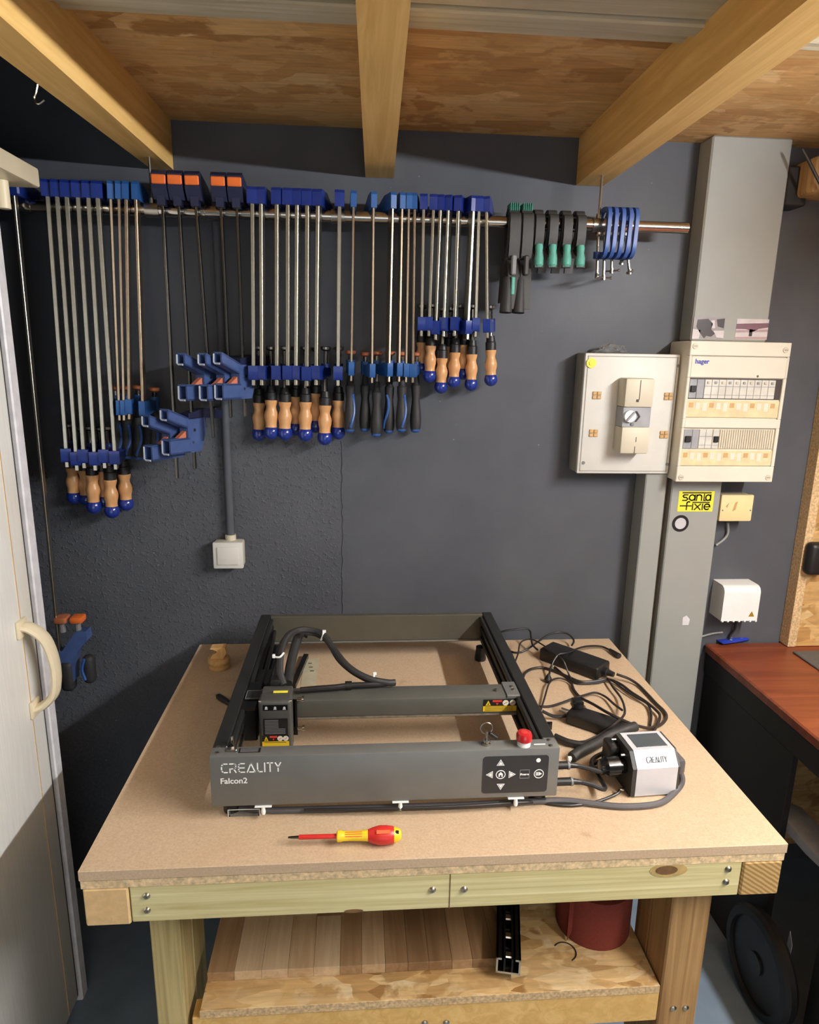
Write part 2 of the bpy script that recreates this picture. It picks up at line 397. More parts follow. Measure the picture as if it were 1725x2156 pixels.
# ------------------------------------------------------------ clamp rail
RY, RZ, RR = 1.757, 1.985, .0135
rail = thing('clamp_rail', 'chrome pipe rail along the dark wall carrying all the clamps', 'rail', (0, RY, RZ))
xl = PY(28, 434, RY).x; xr = PY(1447, 484, RY).x
b = MB(); b.cyl((xl, RY, RZ), (xr, RY, RZ), RR, None, 20); obj('pipe', b, m_chrome, rail)
for px in (322, 712, 1262):
    x = PY(px, 450, RY).x
    b = MB(); b.cyl((x, RY, RZ+.01), (x, RY, 2.1 if px != 712 else 2.03), .0032, None, 8); obj('hanger_rod', b, m_steel, rail) if px != 712 else None
    b = MB(); b.cyl((x-.016, RY, RZ), (x+.016, RY, RZ), RR+.003, None, 20); b.cyl((x, RY, RZ+.012), (x, RY, RZ+.026), .007, None, 10); obj('collar', b, m_steel, rail)
for px in (64, 296, 428, 560):
    x = PY(px, 450, RY).x
    b = MB(); b.cyl((x-.006, RY, RZ), (x+.006, RY, RZ), RR+.0022, None, 20); obj('collar', b, m_chrome, rail)

ORD = ['first', 'second', 'third', 'fourth', 'fifth', 'sixth', 'seventh', 'eighth']
BY = 1.727          # front face of the hanging bars
PIPETOP = RZ+RR
def frame(o, d, phi):   # local frame: z along the bar (up), x = direction of the jaw arms, y = side
    z = (-V(d)).normalized(); a = V((math.sin(phi), math.cos(phi), 0)); a = (a-z*a.dot(z)).normalized(); y = z.cross(a)
    return Matrix(((a.x, y.x, z.x, o.x), (a.y, y.y, z.y, o.y), (a.z, y.z, z.z, o.z), (0, 0, 0, 1)))
def f_clamp(spec, label, group, xt, xb, yj, hx, hy0, hy1, side=None, throat=.078):
    """F clamp hooked over the rail: bar, fixed jaw, sliding jaw, screw, pad, ferrule, handle (> end)."""
    top = PY(xt, 425, BY); bot = PY(xb, yj, BY)
    d = V((bot.x-top.x, 0, bot.z-top.z)).normalized()
    o = V((top.x-d.x/d.z*(top.z-PIPETOP), BY+.0155, PIPETOP))
    zj = (bot.z-PIPETOP)/-d.z*-1; zj = -abs(PIPETOP-bot.z)/abs(d.z)
    hp = PY(hx, (hy0+hy1)/2, BY+.0155+throat*.95)
    s = (hp.x-bot.x)/throat; s = max(-.86, min(.86, s)); phi = math.asin(s)
    t = thing('bar_clamp', label, 'clamp', o, group)
    Mx = frame(o, d, phi)
    w = spec['bw']; jw = spec['jw']; jh = spec['jh']
    b = MB(); b.M = Mx; b.box((-.026, -w/2, zj-jh-.014), (0, w/2, .004), .0012); obj('bar', b, spec['bar'], t)
    b = MB(); b.M = Mx      # fixed jaw
    b.prism([(-.031, -jw/2, .001), (.006, -jw/2, .001), (.03, -jw/2, .004), (throat+.01, -jw/2, .001), (throat+.014, -jw/2, .014), (.02, -jw/2, jh+.004), (-.026, -jw/2, jh+.004), (-.031, -jw/2, jh-.003)], (0, jw, 0))
    b.cyl((throat, 0, -.006), (throat, 0, .004), .010, None, 12)
    obj('fixed_jaw', b, spec['jaw'], t)
    b = MB(); b.M = Mx      # sliding jaw
    b.prism([(-.032, -jw/2, zj), (.004, -jw/2, zj), (.03, -jw/2, zj-.006), (throat-.006, -jw/2, zj-.004), (throat+.012, -jw/2, zj-.008), (throat+.012, -jw/2, zj-.026), (.02, -jw/2, zj-jh), (-.028, -jw/2, zj-jh), (-.032, -jw/2, zj-jh+.006)], (0, jw, 0))
    b.cyl((throat, 0, zj-.03), (throat, 0, zj+.004), .012, None, 12)
    obj('sliding_jaw', b, spec['jaw'], t)
    # screw, pad and handle at the arm tip
    tip = Mx @ V((throat, 0, 0))
    z0 = PY(hx, hy0, tip.y).z; z1 = PY(hx, hy1, tip.y).z
    l0 = z0-PIPETOP; l1 = z1-PIPETOP; L = l0-l1
    zp = zj+spec.get('pad', .03)
    b = MB(); b.M = Mx; b.cyl((throat, 0, l0), (throat, 0, zp), .0055, None, 10); obj('screw', b, m_bardk, t)
    b = MB(); b.M = Mx; b.lathe((throat, 0, zp), (0, 0, 1), [(-.004, .007), (0, .013), (.006, .014), (.008, .012)], 14); obj('pressure_pad', b, spec['padm'], t)
    fh = spec['fer']; R_f = spec['hr']*.84
    if fh:
        b = MB(); b.M = Mx; b.lathe((throat, 0, l0), (0, 0, 1), [(-.001, R_f), (fh*.55, R_f), (fh*.6, R_f*.86), (fh, R_f*.74)], 14); obj('ferrule', b, m_black, t)
    b = MB(); b.M = Mx
    if spec['style'] == 'wood':
        R = spec['hr']; Lw = L*.68
        b.lathe((throat, 0, l0), (0, 0, -1), [(0, R*.84), (Lw*.03, R*.9), (Lw*.12, R*.84), (Lw*.24, R*.70), (Lw*.34, R*.74), (Lw*.46, R*.92), (Lw*.56, R*.99), (Lw*.68, R*.95), (Lw*.82, R*.82), (Lw*.94, R*.8), (Lw, R*.84)], 20)
        h = obj('handle', b, m_handle, t)
        b = MB(); b.M = Mx; rb = R*1.0
        b.lathe((throat, 0, l0-Lw), (0, 0, -1), [(-.0005, R*.85), (L*.04, rb*.99), (L*.09, rb*1.06), (L*.15, rb*1.08), (L*.21, rb*.98), (L*.265, rb*.74), (L*.30, rb*.42), (L*.318, .001)], 20)
        obj('handle_end', b, m_ball, h)
    else:
        R = spec['hr']
        b.lathe((throat, 0, l0), (0, 0, -1), [(-.028, .007), (-.004, R*.6), (0, R*.82), (L*.12, R*.8), (L*.28, R*.66), (L*.5, R*.86), (L*.72, R*1.0), (L*.88, R*.92), (L*.94, R*.8)], 18)
        h = obj('handle', b, m_rubber, t)
        b = MB(); b.M = Mx; b.lathe((throat, 0, l0-L*.93), (0, 0, -1), [(-.001, R*.84), (L*.03, R*.8), (L*.065, R*.5), (L*.07, .001)], 18); obj('handle_end', b, m_bluegrip, h)
        if side is not None:
            b = MB(); b.M = Mx; an = math.pi+side
            pr = [(.16, .79), (.28, .69), (.45, .83), (.6, .95), (.75, 1.02), (.88, .95)]
            pts = [(throat+math.cos(an+.5*math.sin(k*.9))*R*(q-.08), math.sin(an+.5*math.sin(k*.9))*R*(q-.08), l0-L*f) for k, (f, q) in enumerate(pr)]
            b.tube(pts, R*.26, 8, 3); obj('grip_inlay', b, m_bluegrip, h)
    return t
SA = dict(bw=.0092, jw=.024, jh=.034, bar=m_bar, jaw=m_navy, padm=m_steel, fer=.036, style='wood', hr=.0185, pad=.04)
SD = dict(SA, bw=.0085, jw=.023, jh=.034)
SF = dict(SA, bw=.0066, jw=.0185, jh=.032, hr=.0165, pad=.03)
SB = dict(SA, bw=.0068, jw=.0145, jh=.036, bar=m_barth, jaw=m_navy2, style='grip', fer=0, hr=.016, padm=m_copper, pad=.02)
SE = dict(SB, bw=.0055, jw=.014, jh=.033, hr=.0158)

FT, BK = .066, .098
A_ = [(97, 135, 943, 157, 985, 1062, BK), (118.5, 157, 950, 182, 990, 1066, BK), (140, 174, 945, 199, 1000, 1083, FT), (162, 196, 950, 219, 992, 1070, BK), (184, 216, 945, 237, 1010, 1092, FT), (205, 240, 948, 265, 998, 1076, BK)]
for i, (xt, xb, yj, hx, h0, h1, th) in enumerate(A_):
    f_clamp(SA, f'{ORD[i]} from the left of the six longest silver bar clamps with wooden handles', 'longest wooden handled clamps', xt, xb, yj, hx, h0, h1, None, th)
B_ = [(227, 244, 842, 252, 880, 965), (247, 257, 842, 272, 880, 968), (266, 272, 840, 297, 880, 970), (288, 302, 844, 330, 880, 968)]
for i, (xt, xb, yj, hx, h0, h1) in enumerate(B_):
    f_clamp(SB, f'{ORD[i]} from the left of four thin clamps with lighter blue jaws beside the longest clamps', 'thin clamps with lighter blue jaws', xt, xb, yj, hx, h0, h1, .3)
D_ = [(531.5, 534, 770, 549, 848, 930, BK), (553, 554.5, 770, 574, 842, 926, FT), (586, 586, 770, 603, 846, 928, FT), (608, 608, 770, 625, 835, 918, BK), (630, 627.6, 770, 646, 846, 930, FT), (650, 649, 772, 666.5, 828, 912, BK), (674, 670.5, 770, 687, 853, 938, FT), (715, 712, 771, 714, 843, 926, BK)]
for i, (xt, xb, yj, hx, h0, h1, th) in enumerate(D_):
    f_clamp(SD, f'{ORD[i]} from the left of eight mid-length silver clamps with wooden handles mid-rail', 'mid-length wooden handled clamps', xt, xb, yj, hx, h0, h1, None, th)
E_ = [(744, 739.6, 762, 738.6, 812, 911, .6), (784, 781, 766, 769.5, 812, 909, None), (821, 814, 764, 794, 826, 920, None), (843.5, 837.6, 764, 820, 815, 913, -.9), (860, 854.5, 765, 846, 815, 910, .5), (876, 872, 766, 875, 812, 911, None)]
for i, (xt, xb, yj, hx, h0, h1, sd) in enumerate(E_):
    f_clamp(SE, f'{ORD[i]} from the left of six slim clamps with black and blue grips mid-rail', 'slim clamps with black and blue grips', xt, xb, yj, hx, h0, h1, sd, (.07, .09)[i % 2])
F_ = [(894, 889.6, 668, 888, 721, 786, BK), (916, 907, 668, 907, 728, 806, FT), (934, 924, 676, 931, 754, 829, FT), (953.5, 944, 669, 957, 742, 817, FT), (972, 964, 668, 975.6, 726, 800, BK), (992, 980.5, 675, 945, 730, 796, BK), (1010, 1003, 670, 992, 746, 824, FT), (1029, 1030, 672, 1029, 738, 815, FT)]
for i, (xt, xb, yj, hx, h0, h1, th) in enumerate(F_):
    f_clamp(SF, f'{ORD[i]} from the left of eight shortest silver clamps with wooden handles', 'shortest wooden handled clamps', xt, xb, yj, hx, h0, h1, None, th)

# quick-action clamps: dark bars, orange fronted top jaw, trigger head
def quick(label, xt, xb, yb, down, gx=-.045):
    top = PY(xt, 420, BY); bot = PY(xb, yb, BY)
    d = V((bot.x-top.x, 0, bot.z-top.z)).normalized()
    o = V((top.x-d.x/d.z*(top.z-PIPETOP), BY+.016, PIPETOP))
    zb = -abs(PIPETOP-bot.z)/abs(d.z)
    t = thing('quick_clamp', label, 'clamp', o, 'quick clamps with orange fronted jaws')
    Mx = frame(o, d, 0.0)
    b = MB(); b.M = Mx; b.box((-.017, -.003, zb-down), (-.001, .003, .02), .001); obj('bar', b, m_bardk, t)
    b = MB(); b.M = Mx; jw = .034
    b.prism([(-.036, -jw/2, .026), (-.036, -jw/2, .058), (-.026, -jw/2, .066), (.06, -jw/2, .05), (.085, -jw/2, .03), (.085, -jw/2, .002), (.06, -jw/2, .004), (.002, -jw/2, .003), (-.02, -jw/2, .004)], (0, jw, 0))
    b.prism([(-.024, -.009, -.008), (-.026, -.009, .02), (-.0005, -.009, .02), (-.0005, -.009, -.008)], (0, .018, 0))
    j = obj('fixed_jaw', b, m_navydk, t)
    b = MB(); b.M = Mx; b.box((-.041, -jw/2+.001, .034), (-.0345, jw/2-.001, .054), .002); obj('front_pad', b, m_orange, j)
    b = MB(); b.M = Mx; b.box((.062, -jw/2+.003, -.012), (.083, jw/2-.003, .004), .003); obj('jaw_pad', b, m_orange, j)
    # head: local axes g (towards the viewer and left), z up
    g = V((gx, -.085, 0)).normalized(); c0 = o+(-d)*zb
    side = V((0, 0, 1)).cross(g)
    Mh = Matrix(((g.x, side.x, 0, c0.x), (g.y, side.y, 0, c0.y), (g.z, side.z, 1, c0.z), (0, 0, 0, 1)))
    b = MB(); b.M = Mh; w = .013
    b.prism([(-.03, -w, .0), (.035, -w, .0), (.035, -w, -.055), (.03, -w, -.085), (-.012, -w, -.085), (-.03, -w, -.04)], (0, 2*w, 0))
    hd = obj('slide_body', b, m_quick, t)
    b = MB(); b.M = Mh; b.prism([(-.03, -w, -.002), (-.095, -w, -.01), (-.1, -w, .012), (-.03, -w, .022), (.03, -w, .012), (.03, -w, -.002)], (0, 2*w, 0)); obj('sliding_jaw', b, m_navydk, t)
    b = MB(); b.M = Mh; b.box((-.1, -w+.002, .01), (-.075, w-.002, .022), .003); obj('jaw_pad', b, m_black, t)
    def channel(p0, p1, hh, ww, name):     # hollow ended grip from body to viewer
        b = MB(); b.M = Mh; th = .0045
        p0 = V(p0); p1 = V(p1)
        for s in (-1, 1):
            y0 = s*ww; y1 = s*(ww-th)
            b.hexa([(p0.x, y0, p0.z-hh), (p0.x, y1, p0.z-hh), (p0.x, y1, p0.z+hh), (p0.x, y0, p0.z+hh)], [(p1.x, y0, p1.z-hh), (p1.x, y1, p1.z-hh), (p1.x, y1, p1.z+hh*.9), (p1.x, y0, p1.z+hh*.9)])
        b.hexa([(p0.x, -ww, p0.z+hh-th), (p0.x, ww, p0.z+hh-th), (p0.x, ww, p0.z+hh), (p0.x, -ww, p0.z+hh)], [(p1.x, -ww, p1.z+hh-th), (p1.x, ww, p1.z+hh-th), (p1.x, ww, p1.z+hh), (p1.x, -ww, p1.z+hh)])
        b.hexa([(p0.x, -ww, p0.z-hh), (p0.x, ww, p0.z-hh), (p0.x, ww, p0.z-hh+th), (p0.x, -ww, p0.z-hh+th)], [(p1.x, -ww, p1.z-hh), (p1.x, ww, p1.z-hh), (p1.x, ww, p1.z-hh+th), (p1.x, -ww, p1.z-hh+th)])
        ob = obj(name, b, m_quick, t)
        b = MB(); b.M = Mh; e = .0015
        q = [(-ww, -hh), (-ww*.6, -hh-e), (ww*.6, -hh-e)]
        pl = [(p1.x+.001, -ww+.002, p1.z+hh-.004), (p1.x+.001, -ww+.001, p1.z-hh+.004), (p1.x+.001, -ww*.6, p1.z-hh+.001), (p1.x+.001, ww*.5, p1.z-hh+.001)]
        b.tube(pl, .0022, 6, 1); obj('worn_rim', b, m_quickedge, ob)
    channel((.03, 0, -.012), (.098, 0, .014), .014, .0125, 'upper_grip')
    channel((.03, 0, -.066), (.098, 0, -.064), .019, .0135, 'trigger')
    b = MB(); b.M = Mh; b.prism([(.034, -.006, -.03), (.062, -.006, -.046), (.06, -.006, -.056), (.034, -.006, -.05)], (0, .012, 0)); obj('release_lever', b, m_orangelever, t)
    b = MB(); b.M = Mh; b.cyl((.012, -w-.002, -.03), (.012, w+.002, -.03), .004, None, 10); b.cyl((.018, -w-.0015, -.06), (.018, w+.0015, -.06), .003, None, 10); obj('pivot_pin', b, m_steel, t)
Q = [(341, 366, 892, .14), (375, 403, 880, .13), (411, 437, 768, .18), (464, 480, 768, .13), (498, 511, 766, .13)]
for i, (xt, xb, yb, dn) in enumerate(Q):
    quick(f'{ORD[i]} from the left of five dark quick clamps with orange fronted top jaws', xt, xb, yb, dn)
# a very long quick clamp at the far left end of the rail, hanging behind the cabinet edge
def longq():
    top = PY(36, 425, 1.735); bot = PY(130, 1380, 1.735)
    o = V((top.x, 1.735, RZ)); t = thing('long_quick_clamp', 'very long thin bar clamp with blue trigger head hanging beside the cream cabinet', 'clamp', o)
    b = MB(); b.M = frame(o, V((bot.x-top.x, 0, bot.z-top.z)), 0); L = (bot-top).length
    b.box((-.016, -.003, -L-.03), (0, .003, .02), .001); obj('bar', b, m_bar, t)
    Z0 = bot.z; X = bot.x
    b = MB(); b.box((top.x-.016, 1.713, PIPETOP+.001), (top.x+.016, 1.82, PIPETOP+.036), .004); obj('fixed_jaw', b, m_navy, t)
    b = MB(); p = [(X-.012, -.02), (X+.012, -.0), (X+.05, .065), (X+.075, .075), (X+.08, .05), (X+.045, .0), (X+.045, -.03), (X-.012, -.03)]
    p = [(X-.012, .018), (X+.012, .022), (X+.05, .075), (X+.078, .078), (X+.08, .052), (X+.05, .02), (X+.04, -.02), (X+.035, -.065), (X+.0, -.065), (X-.012, -.02)]
    b.prism([(x, 1.713, Z0+z) for x, z in p], (0, .034, 0)); bd = obj('slide_body', b, m_quick, t)
    b = MB(); b.box((X+.0, 1.706, Z0-.095), (X+.034, 1.742, Z0-.01), .012, 3); obj('handle', b, m_rubber, t)
    b = MB(); b.box((X+.058, 1.71, Z0-.075), (X+.088, 1.74, Z0+.005), .012, 3); g = obj('trigger', b, m_rubber, t)
    b = MB(); b.tube([(X+.068, 1.709, Z0), (X+.06, 1.709, Z0-.03), (X+.066, 1.709, Z0-.06)], .004, 6, 4); obj('grip_inlay', b, m_bluegrip, g)
    for q in (.012, .052):
        b = MB(); b.cyl((X+q, 1.73, Z0+.07), (X+q, 1.73, Z0+.1), .008, None, 10); obj('pad_stem', b, m_greyprint, t)
        b = MB(); b.box((X+q-.014, 1.712, Z0+.098), (X+q+.018, 1.748, Z0+.116), .005, 2); obj('pressure_pad', b, m_copper if q < .03 else m_orange, t)
longq()

# spring clamps
def spring_clamp(label, px, ytop, yb_front, yb_back, big, tx=0):
    X = PY(px, 470, 1.73).x; zt = PIPETOP
    Zf = PY(px, yb_front, 1.70).z-RZ; Zb = PY(px+tx, yb_back, 1.80).z-RZ
    t = thing('spring_clamp', label, 'clamp', (X, RY, RZ), 'spring clamps clipped on the rail')
    w = .0105 if not big else .013
    def plate(prof, th, name, mat, ww=w, dx=0):
        b = MB(); P = smooth([V((X+dx*i/len(prof), RY+y, RZ+z)) for i, (y, z) in enumerate(prof)], 5)
        n = len(P)
        vs = []; fs = []
        for i, p in enumerate(P):
            tt = (P[min(i+1, n-1)]-P[max(i-1, 0)]).normalized(); nn = V((0, -tt.z, tt.y)).normalized()*th/2
            vs += [p-nn+V((-ww, 0, 0)), p-nn+V((ww, 0, 0)), p+nn+V((ww, 0, 0)), p+nn+V((-ww, 0, 0))]
        for i in range(n-1):
            for k in range(4): fs.append([4*i+k, 4*i+(k+1) % 4, 4*i+4+(k+1) % 4, 4*i+4+k])
        fs += [[3, 2, 1, 0], [4*n-4+k for k in range(4)]]
        b.add(vs, fs); return obj(name, b, mat, t)
    k = Zf
    # two crossing arms: jaw wraps the pipe, pivot under it, handles splay below
    pv = -.055 if not big else -.085
    plate([(.003, .026), (-.016, .022), (-.024, .0), (-.02, pv*.6), (-.004, pv), (.02, pv*1.3), (.026, Zb*.7), (.03, Zb)], .008, 'rear_arm', m_greygrip, w, tx*.0012)
    fa = plate([(.002, .028), (.02, .022), (.027, .0), (.02, pv*.6), (-.004, pv*1.0), (-.026, pv*1.3), (-.036, k*.7), (-.04, k)], .008, 'front_arm', m_greygrip)
    plate([(-.012, .018), (-.031, .010), (-.034, pv*.5), (-.029, pv*1.02)], .004, 'front_cheek', m_greygrip, w*1.02)
    b = MB()
    if not big:
        b.lathe((X, RY-.033, RZ+pv*.98), (0, -.1, -1), [(0, w*.8), (.006, w*.95), (abs(k-pv)*.35, w*.85), (abs(k-pv)*.6, w*1.12), (abs(k-pv)*.9, w*1.12), (abs(k-pv), w*.7)], 14); obj('grip', b, m_teal, fa, label='teal rubber grip')
    else:
        b.lathe((X-.012, RY-.03, RZ+pv*1.55), (-.04, -.1, -1), [(0, w*.7), (.01, w*.95), (.05, w*1.05), (.085, w*1.2), (abs(k-pv*1.55)-.004, w*1.12), (abs(k-pv*1.55), w*.8)], 14); obj('grip', b, m_rubber, fa)
        b = MB(); b.box((X-w*.55, RY-.044, RZ+pv*.95), (X+w*.4, RY-.034, RZ+pv*1.5), .003); obj('lock_lever', b, m_greyprint if px < 1100 else m_greygrip, t)
        b = MB(); b.box((X-.006, RY-.047, RZ+pv*2.05), (X+.003, RY-.04, RZ+pv*1.55), .002)
        if px < 1100: obj('release_tab', b, m_teal, t)
        for q in range(5):
            b = MB(); x = X-w+.003+q*(2*w-.006)/4
            b.box((x-.0017, RY-.02, RZ+.018), (x+.0017, RY+.02, RZ+.042), .001); obj('ridge', b, m_tealdk, t)
        b = MB(); b.box((X-w, RY-.016, RZ+.02), (X+w, RY+.018, RZ+.034), .003); obj('ridge_pad', b, m_tealdk, t)
    b = MB(); b.cyl((X-w*1.05, RY-.004, RZ+pv), (X+w*1.05, RY-.004, RZ+pv), .006, None, 12); obj('pivot_spring', b, m_steel, t)
spring_clamp('larger dark grey spring clamp with green ridged top and teal tab, left of its pair', 1085, 433, 650, 640, True, -8)
spring_clamp('larger dark grey spring clamp with green ridged top, right of its pair', 1112, 433, 650, 640, True, -8)
for i, px in enumerate((1137, 1166, 1196, 1225)):
    spring_clamp(f'{ORD[i]} from the left of four small spring clamps with teal grips', px, 452, 562, 578, False, -8)

# small blue screw clamps
def c_clamp(label, px, bx, yb, bend):
    X = PY(px, 490, 1.74).x; t = thing('screw_clamp', label, 'clamp', (X, RY, RZ), 'small blue screw clamps')
    h0 = .034; h1 = -.074
    fr = [(.022, h0-.016), (.006, h0), (-.03, h0-.002), (-.043, h0-.016), (-.045, -.02), (-.043, h1+.014), (-.03, h1), (.0, h1), (.012, h1+.002)]
    b = MB(); P = smooth([V((X+.003*(.3-(z-h1)/(h0-h1))*-1, RY+y, RZ+z)) for y, z in fr], 5); n = len(P); vs = []; fs = []
    for i, p in enumerate(P):
        tt = (P[min(i+1, n-1)]-P[max(i-1, 0)]).normalized(); nn = V((0, -tt.z, tt.y)).normalized()*.0055
        vs += [p-nn+V((-.0046, 0, 0)), p-nn+V((.0046, 0, 0)), p+nn+V((.0046, 0, 0)), p+nn+V((-.0046, 0, 0))]
    for i in range(n-1):
        for k in range(4): fs.append([4*i+k, 4*i+(k+1) % 4, 4*i+4+(k+1) % 4, 4*i+4+k])
    fs += [[3, 2, 1, 0], [4*n-4+k for k in range(4)]]
    b.add(vs, fs); b.cyl((X-.006, RY+.006, RZ+h1-.004), (X-.006, RY+.006, RZ+h1+.012), .0085, None, 12); obj('frame', b, m_cblue, t)
    bot = PY(bx, yb, RY+.006)
    b = MB(); b.cyl((X-.006, RY+.006, RZ-RR-.001), (bot.x, bot.y, bot.z), .0036, None, 10); obj('screw', b, m_steel, t)
    b = MB(); b.lathe((X-.006, RY+.006, RZ-RR-.012), (0, 0, 1), [(0, .004), (.004, .008), (.010, .008)], 12); obj('pressure_pad', b, m_steel, t)
    dr = V(bend).normalized()*.021
    b = MB(); c = V(bot)+V((0, 0, .004)); b.cyl(c-dr, c+dr, .0021, None, 8); b.sphere(c-dr, .0036, 8); b.sphere(c+dr, .0036, 8); b.cyl(c+V((0, 0, -.006)), c+V((0, 0, .006)), .0048, None, 10); obj('tommy_bar', b, m_steel, t)
for i, (px, bx, yb, bend) in enumerate([(1272, 1257, 584, (.3, 1, 0)), (1286, 1271, 588, (1, .25, 0)), (1301, 1288, 574, (.6, -.8, 0)), (1316, 1309, 556, (.2, 1, 0)), (1329, 1326, 576, (.1, 1, 0))]):
    c_clamp(f'{ORD[i]} from the left of five small blue screw clamps at the right rail end', px, bx, yb, bend)

# ------------------------------------------------------------ wall fittings
cx = PY(480, 1000, WY-.012).x
b = MB(); b.cyl((cx, WY-.012, 1.14), (cx, WY-.012, 1.98), .0115, None, 14); tag(obj('wall_conduit', b, m_wall), 'round grey painted conduit running up the wall from the small switch box', 'conduit')
p0 = PY(447, 1142, 1.825); p1 = PY(513, 1197, 1.825)
sb = thing('junction_box', 'small pale grey square box on the wall at the foot of the conduit', 'box', (p0.x, WY, p1.z))
b = MB(); b.box((p0.x+.001, 1.835, p1.z+.001), (p1.x-.001, WY, p0.z-.001), .006, 2); obj('box_body', b, m_beige, sb)
b = MB(); b.box((p0.x, 1.822, p1.z), (p1.x, 1.838, p0.z), .004, 2); obj('lid', b, m_panelgrey, sb)
b = MB(); b.box((p0.x+.012, 1.818, p1.z+.012), (p1.x-.010, 1.824, p0.z-.012), .003, 2); obj('raised_panel', b, m_panelgrey, sb)
b = MB(); b.cyl((cx, WY-.012, p0.z-.002), (cx, WY-.012, p0.z+.014), .015, None, 14); obj('conduit_gland', b, m_beige, sb)

HX0, HX1, HZ0, HZ1, HY = .865, 1.14, 1.338, 1.711, 1.75      # consumer unit front
UXL = .889
b = MB(); b.box((UXL, 1.80, HZ1+.001), (1.10, WY, CZ), .004)
tag(obj('wide_trunking', b, m_trunk), 'wide light grey cable trunking above the cream fuse box, up to the ceiling', 'trunking')
b = MB(); b.box((.882, 1.80, 0), (1.028, WY, HZ0-.001), .003)
tag(obj('wide_trunking', b, m_trunk), 'light grey trunking below the fuse box with yellow sticker', 'trunking')
b = MB(); b.box((.804, 1.80, 0), (.866, WY, 1.352), .003)
tag(obj('narrow_trunking', b, m_trunk), 'narrow light grey trunking under the white meter board, left of the wide one', 'trunking')
b = MB(); b.box((.8665, 1.825, 0), (.8815, WY, 1.337), .001)
tag(obj('filler_strip', b, m_brown), 'thin brown strip filling the gap between the two lower trunkings', 'strip')

# white meter board with main breaker
LY = 1.79; LX0, LX1, LZ0, LZ1 = .601, .862, 1.352, 1.676
mt = thing('meter_board', 'white square meter board with main breaker, left of the fuse box', 'electrical panel', (.73, WY, LZ0))
b = MB(); b.box((LX0, LY+.012, LZ0), (LX1, WY, LZ1), .006, 2); obj('case', b, m_panelside, mt)
b = MB(); b.box((LX0, LY, LZ0), (LX1, LY+.014, LZ1), .004, 2); fp = obj('front_plate', b, m_panelgrey, mt)
b = MB()
i_ = .008
for (a, c) in (((LX0+i_, LZ0+i_), (LX1-i_, LZ0+i_)), ((LX1-i_, LZ0+i_), (LX1-i_, LZ1-i_)), ((LX1-i_, LZ1-i_), (LX0+i_, LZ1-i_)), ((LX0+i_, LZ1-i_), (LX0+i_, LZ0+i_))):
    b.box((min(a[0], c[0])-.0008, LY-.0012, min(a[1], c[1])-.0008), (max(a[0], c[0])+.0008, LY+.001, max(a[1], c[1])+.0008))
obj('rim_line', b, m_panelside, fp)
def zp(u, v, Y): return PY(1180+u/3.165, 640+v/3.165, Y)
for u, v in ((243, 608), (720, 615), (220, 860), (690, 870)):
    c = zp(u, v, LY); b = MB()
    for dx in (-.0062, .0062):
        for dz in (-.0052, .0052): b.box((c.x+dx-.0055, LY-.004, c.z+dz-.0046), (c.x+dx+.0055, LY+.001, c.z+dz+.0046), .001)
    obj('lug_cover', b, m_tan, fp)
for u, v in ((785, 412), (153, 1058), (712, 1068)):
    c = zp(u, v, LY); b = MB(); b.cyl((c.x, LY-.002, c.z), (c.x, LY+.001, c.z), .0045, None, 12); obj('screw', b, m_greyprint, fp)
c = zp(205, 393, LY); b = MB(); b.cyl((c.x, LY-.004, c.z), (c.x, LY+.001, c.z), .013, None, 20); b.cyl((c.x, LY-.006, c.z), (c.x, LY-.003, c.z), .007, None, 6)
obj('seal_disc', b, m_gold, fp, label='round brass coloured seal')
BF = 1.735
tl = zp(440, 495, BF); br = zp(600, 1000, BF); xr_ = zp(622, 600, BF).x
x0 = (tl.x+zp(400, 1000, BF).x)/2; x1 = (xr_+zp(590, 1000, BF).x)/2
zm1 = zp(530, 690, BF).z; zm0 = zp(520, 822, BF).z
bk = MB(); bk.box((x0, BF, zm1), (x1, LY, tl.z), .005, 2); bo = obj('breaker_upper_cover', bk, m_beige, mt)
bk = MB(); bk.box((x0+.001, BF+.006, zm0), (x1-.001, LY, zm1), .001); bm_ = obj('breaker_body', bk, m_brkgrey, mt)
bk = MB(); bk.box((x0, BF, br.z), (x1, LY, zm0), .005, 2); bl = obj('breaker_lower_cover', bk, m_beige, mt)
xm = (x0+x1)/2; zc = (zm0+zm1)/2
b = MB(); b.box((xm-.0008, BF-.0008, zm1+.02), (xm+.0008, BF+.001, tl.z-.004)); obj('slot', b, m_dark, bo)
b = MB(); b.box((xm-.008, BF-.0008, zm1+.014), (xm-.001, BF+.001, zm1+.021)); obj('slot', b, m_dark, bo)
b = MB(); b.box((xm-.0008, BF-.0008, br.z+.002), (xm+.0008, BF+.001, br.z+.02)); b.box((xm+.001, BF-.0008, br.z+.032), (xm+.0025, BF+.001, br.z+.045)); obj('slot', b, m_dark, bl)
b = MB(); b.cyl((x0+.018, BF-.004, zc+.003), (x0+.018, BF+.006, zc+.003), .0155, None, 24); kn = obj('rotary_knob', b, m_white, bm_)
b = MB(); b.M = Matrix.Translation((x0+.018, BF-.006, zc+.003)) @ Matrix.Rotation(.7, 4, 'Y'); b.box((-.0025, -.004, -.0145), (.0025, .004, .0145), .001); obj('knob_bar', b, m_brkgrey, mt)
b = MB(); b.prism([(x0+.034, BF+.0055, zc+.016), (x0+.044, BF+.0055, zc+.002), (x0+.034, BF+.0055, zc-.012), (x0+.038, BF+.0055, zc-.012), (x0+.048, BF+.0055, zc+.002), (x0+.038, BF+.0055, zc+.016)], (0, -.003, 0)); obj('pointer', b, m_dark, bm_)
b = MB(); b.box((x0+.024, BF+.002, zc-.022), (x0+.032, BF+.007, zc-.015), .001); obj('test_button', b, m_greyprint, bm_)
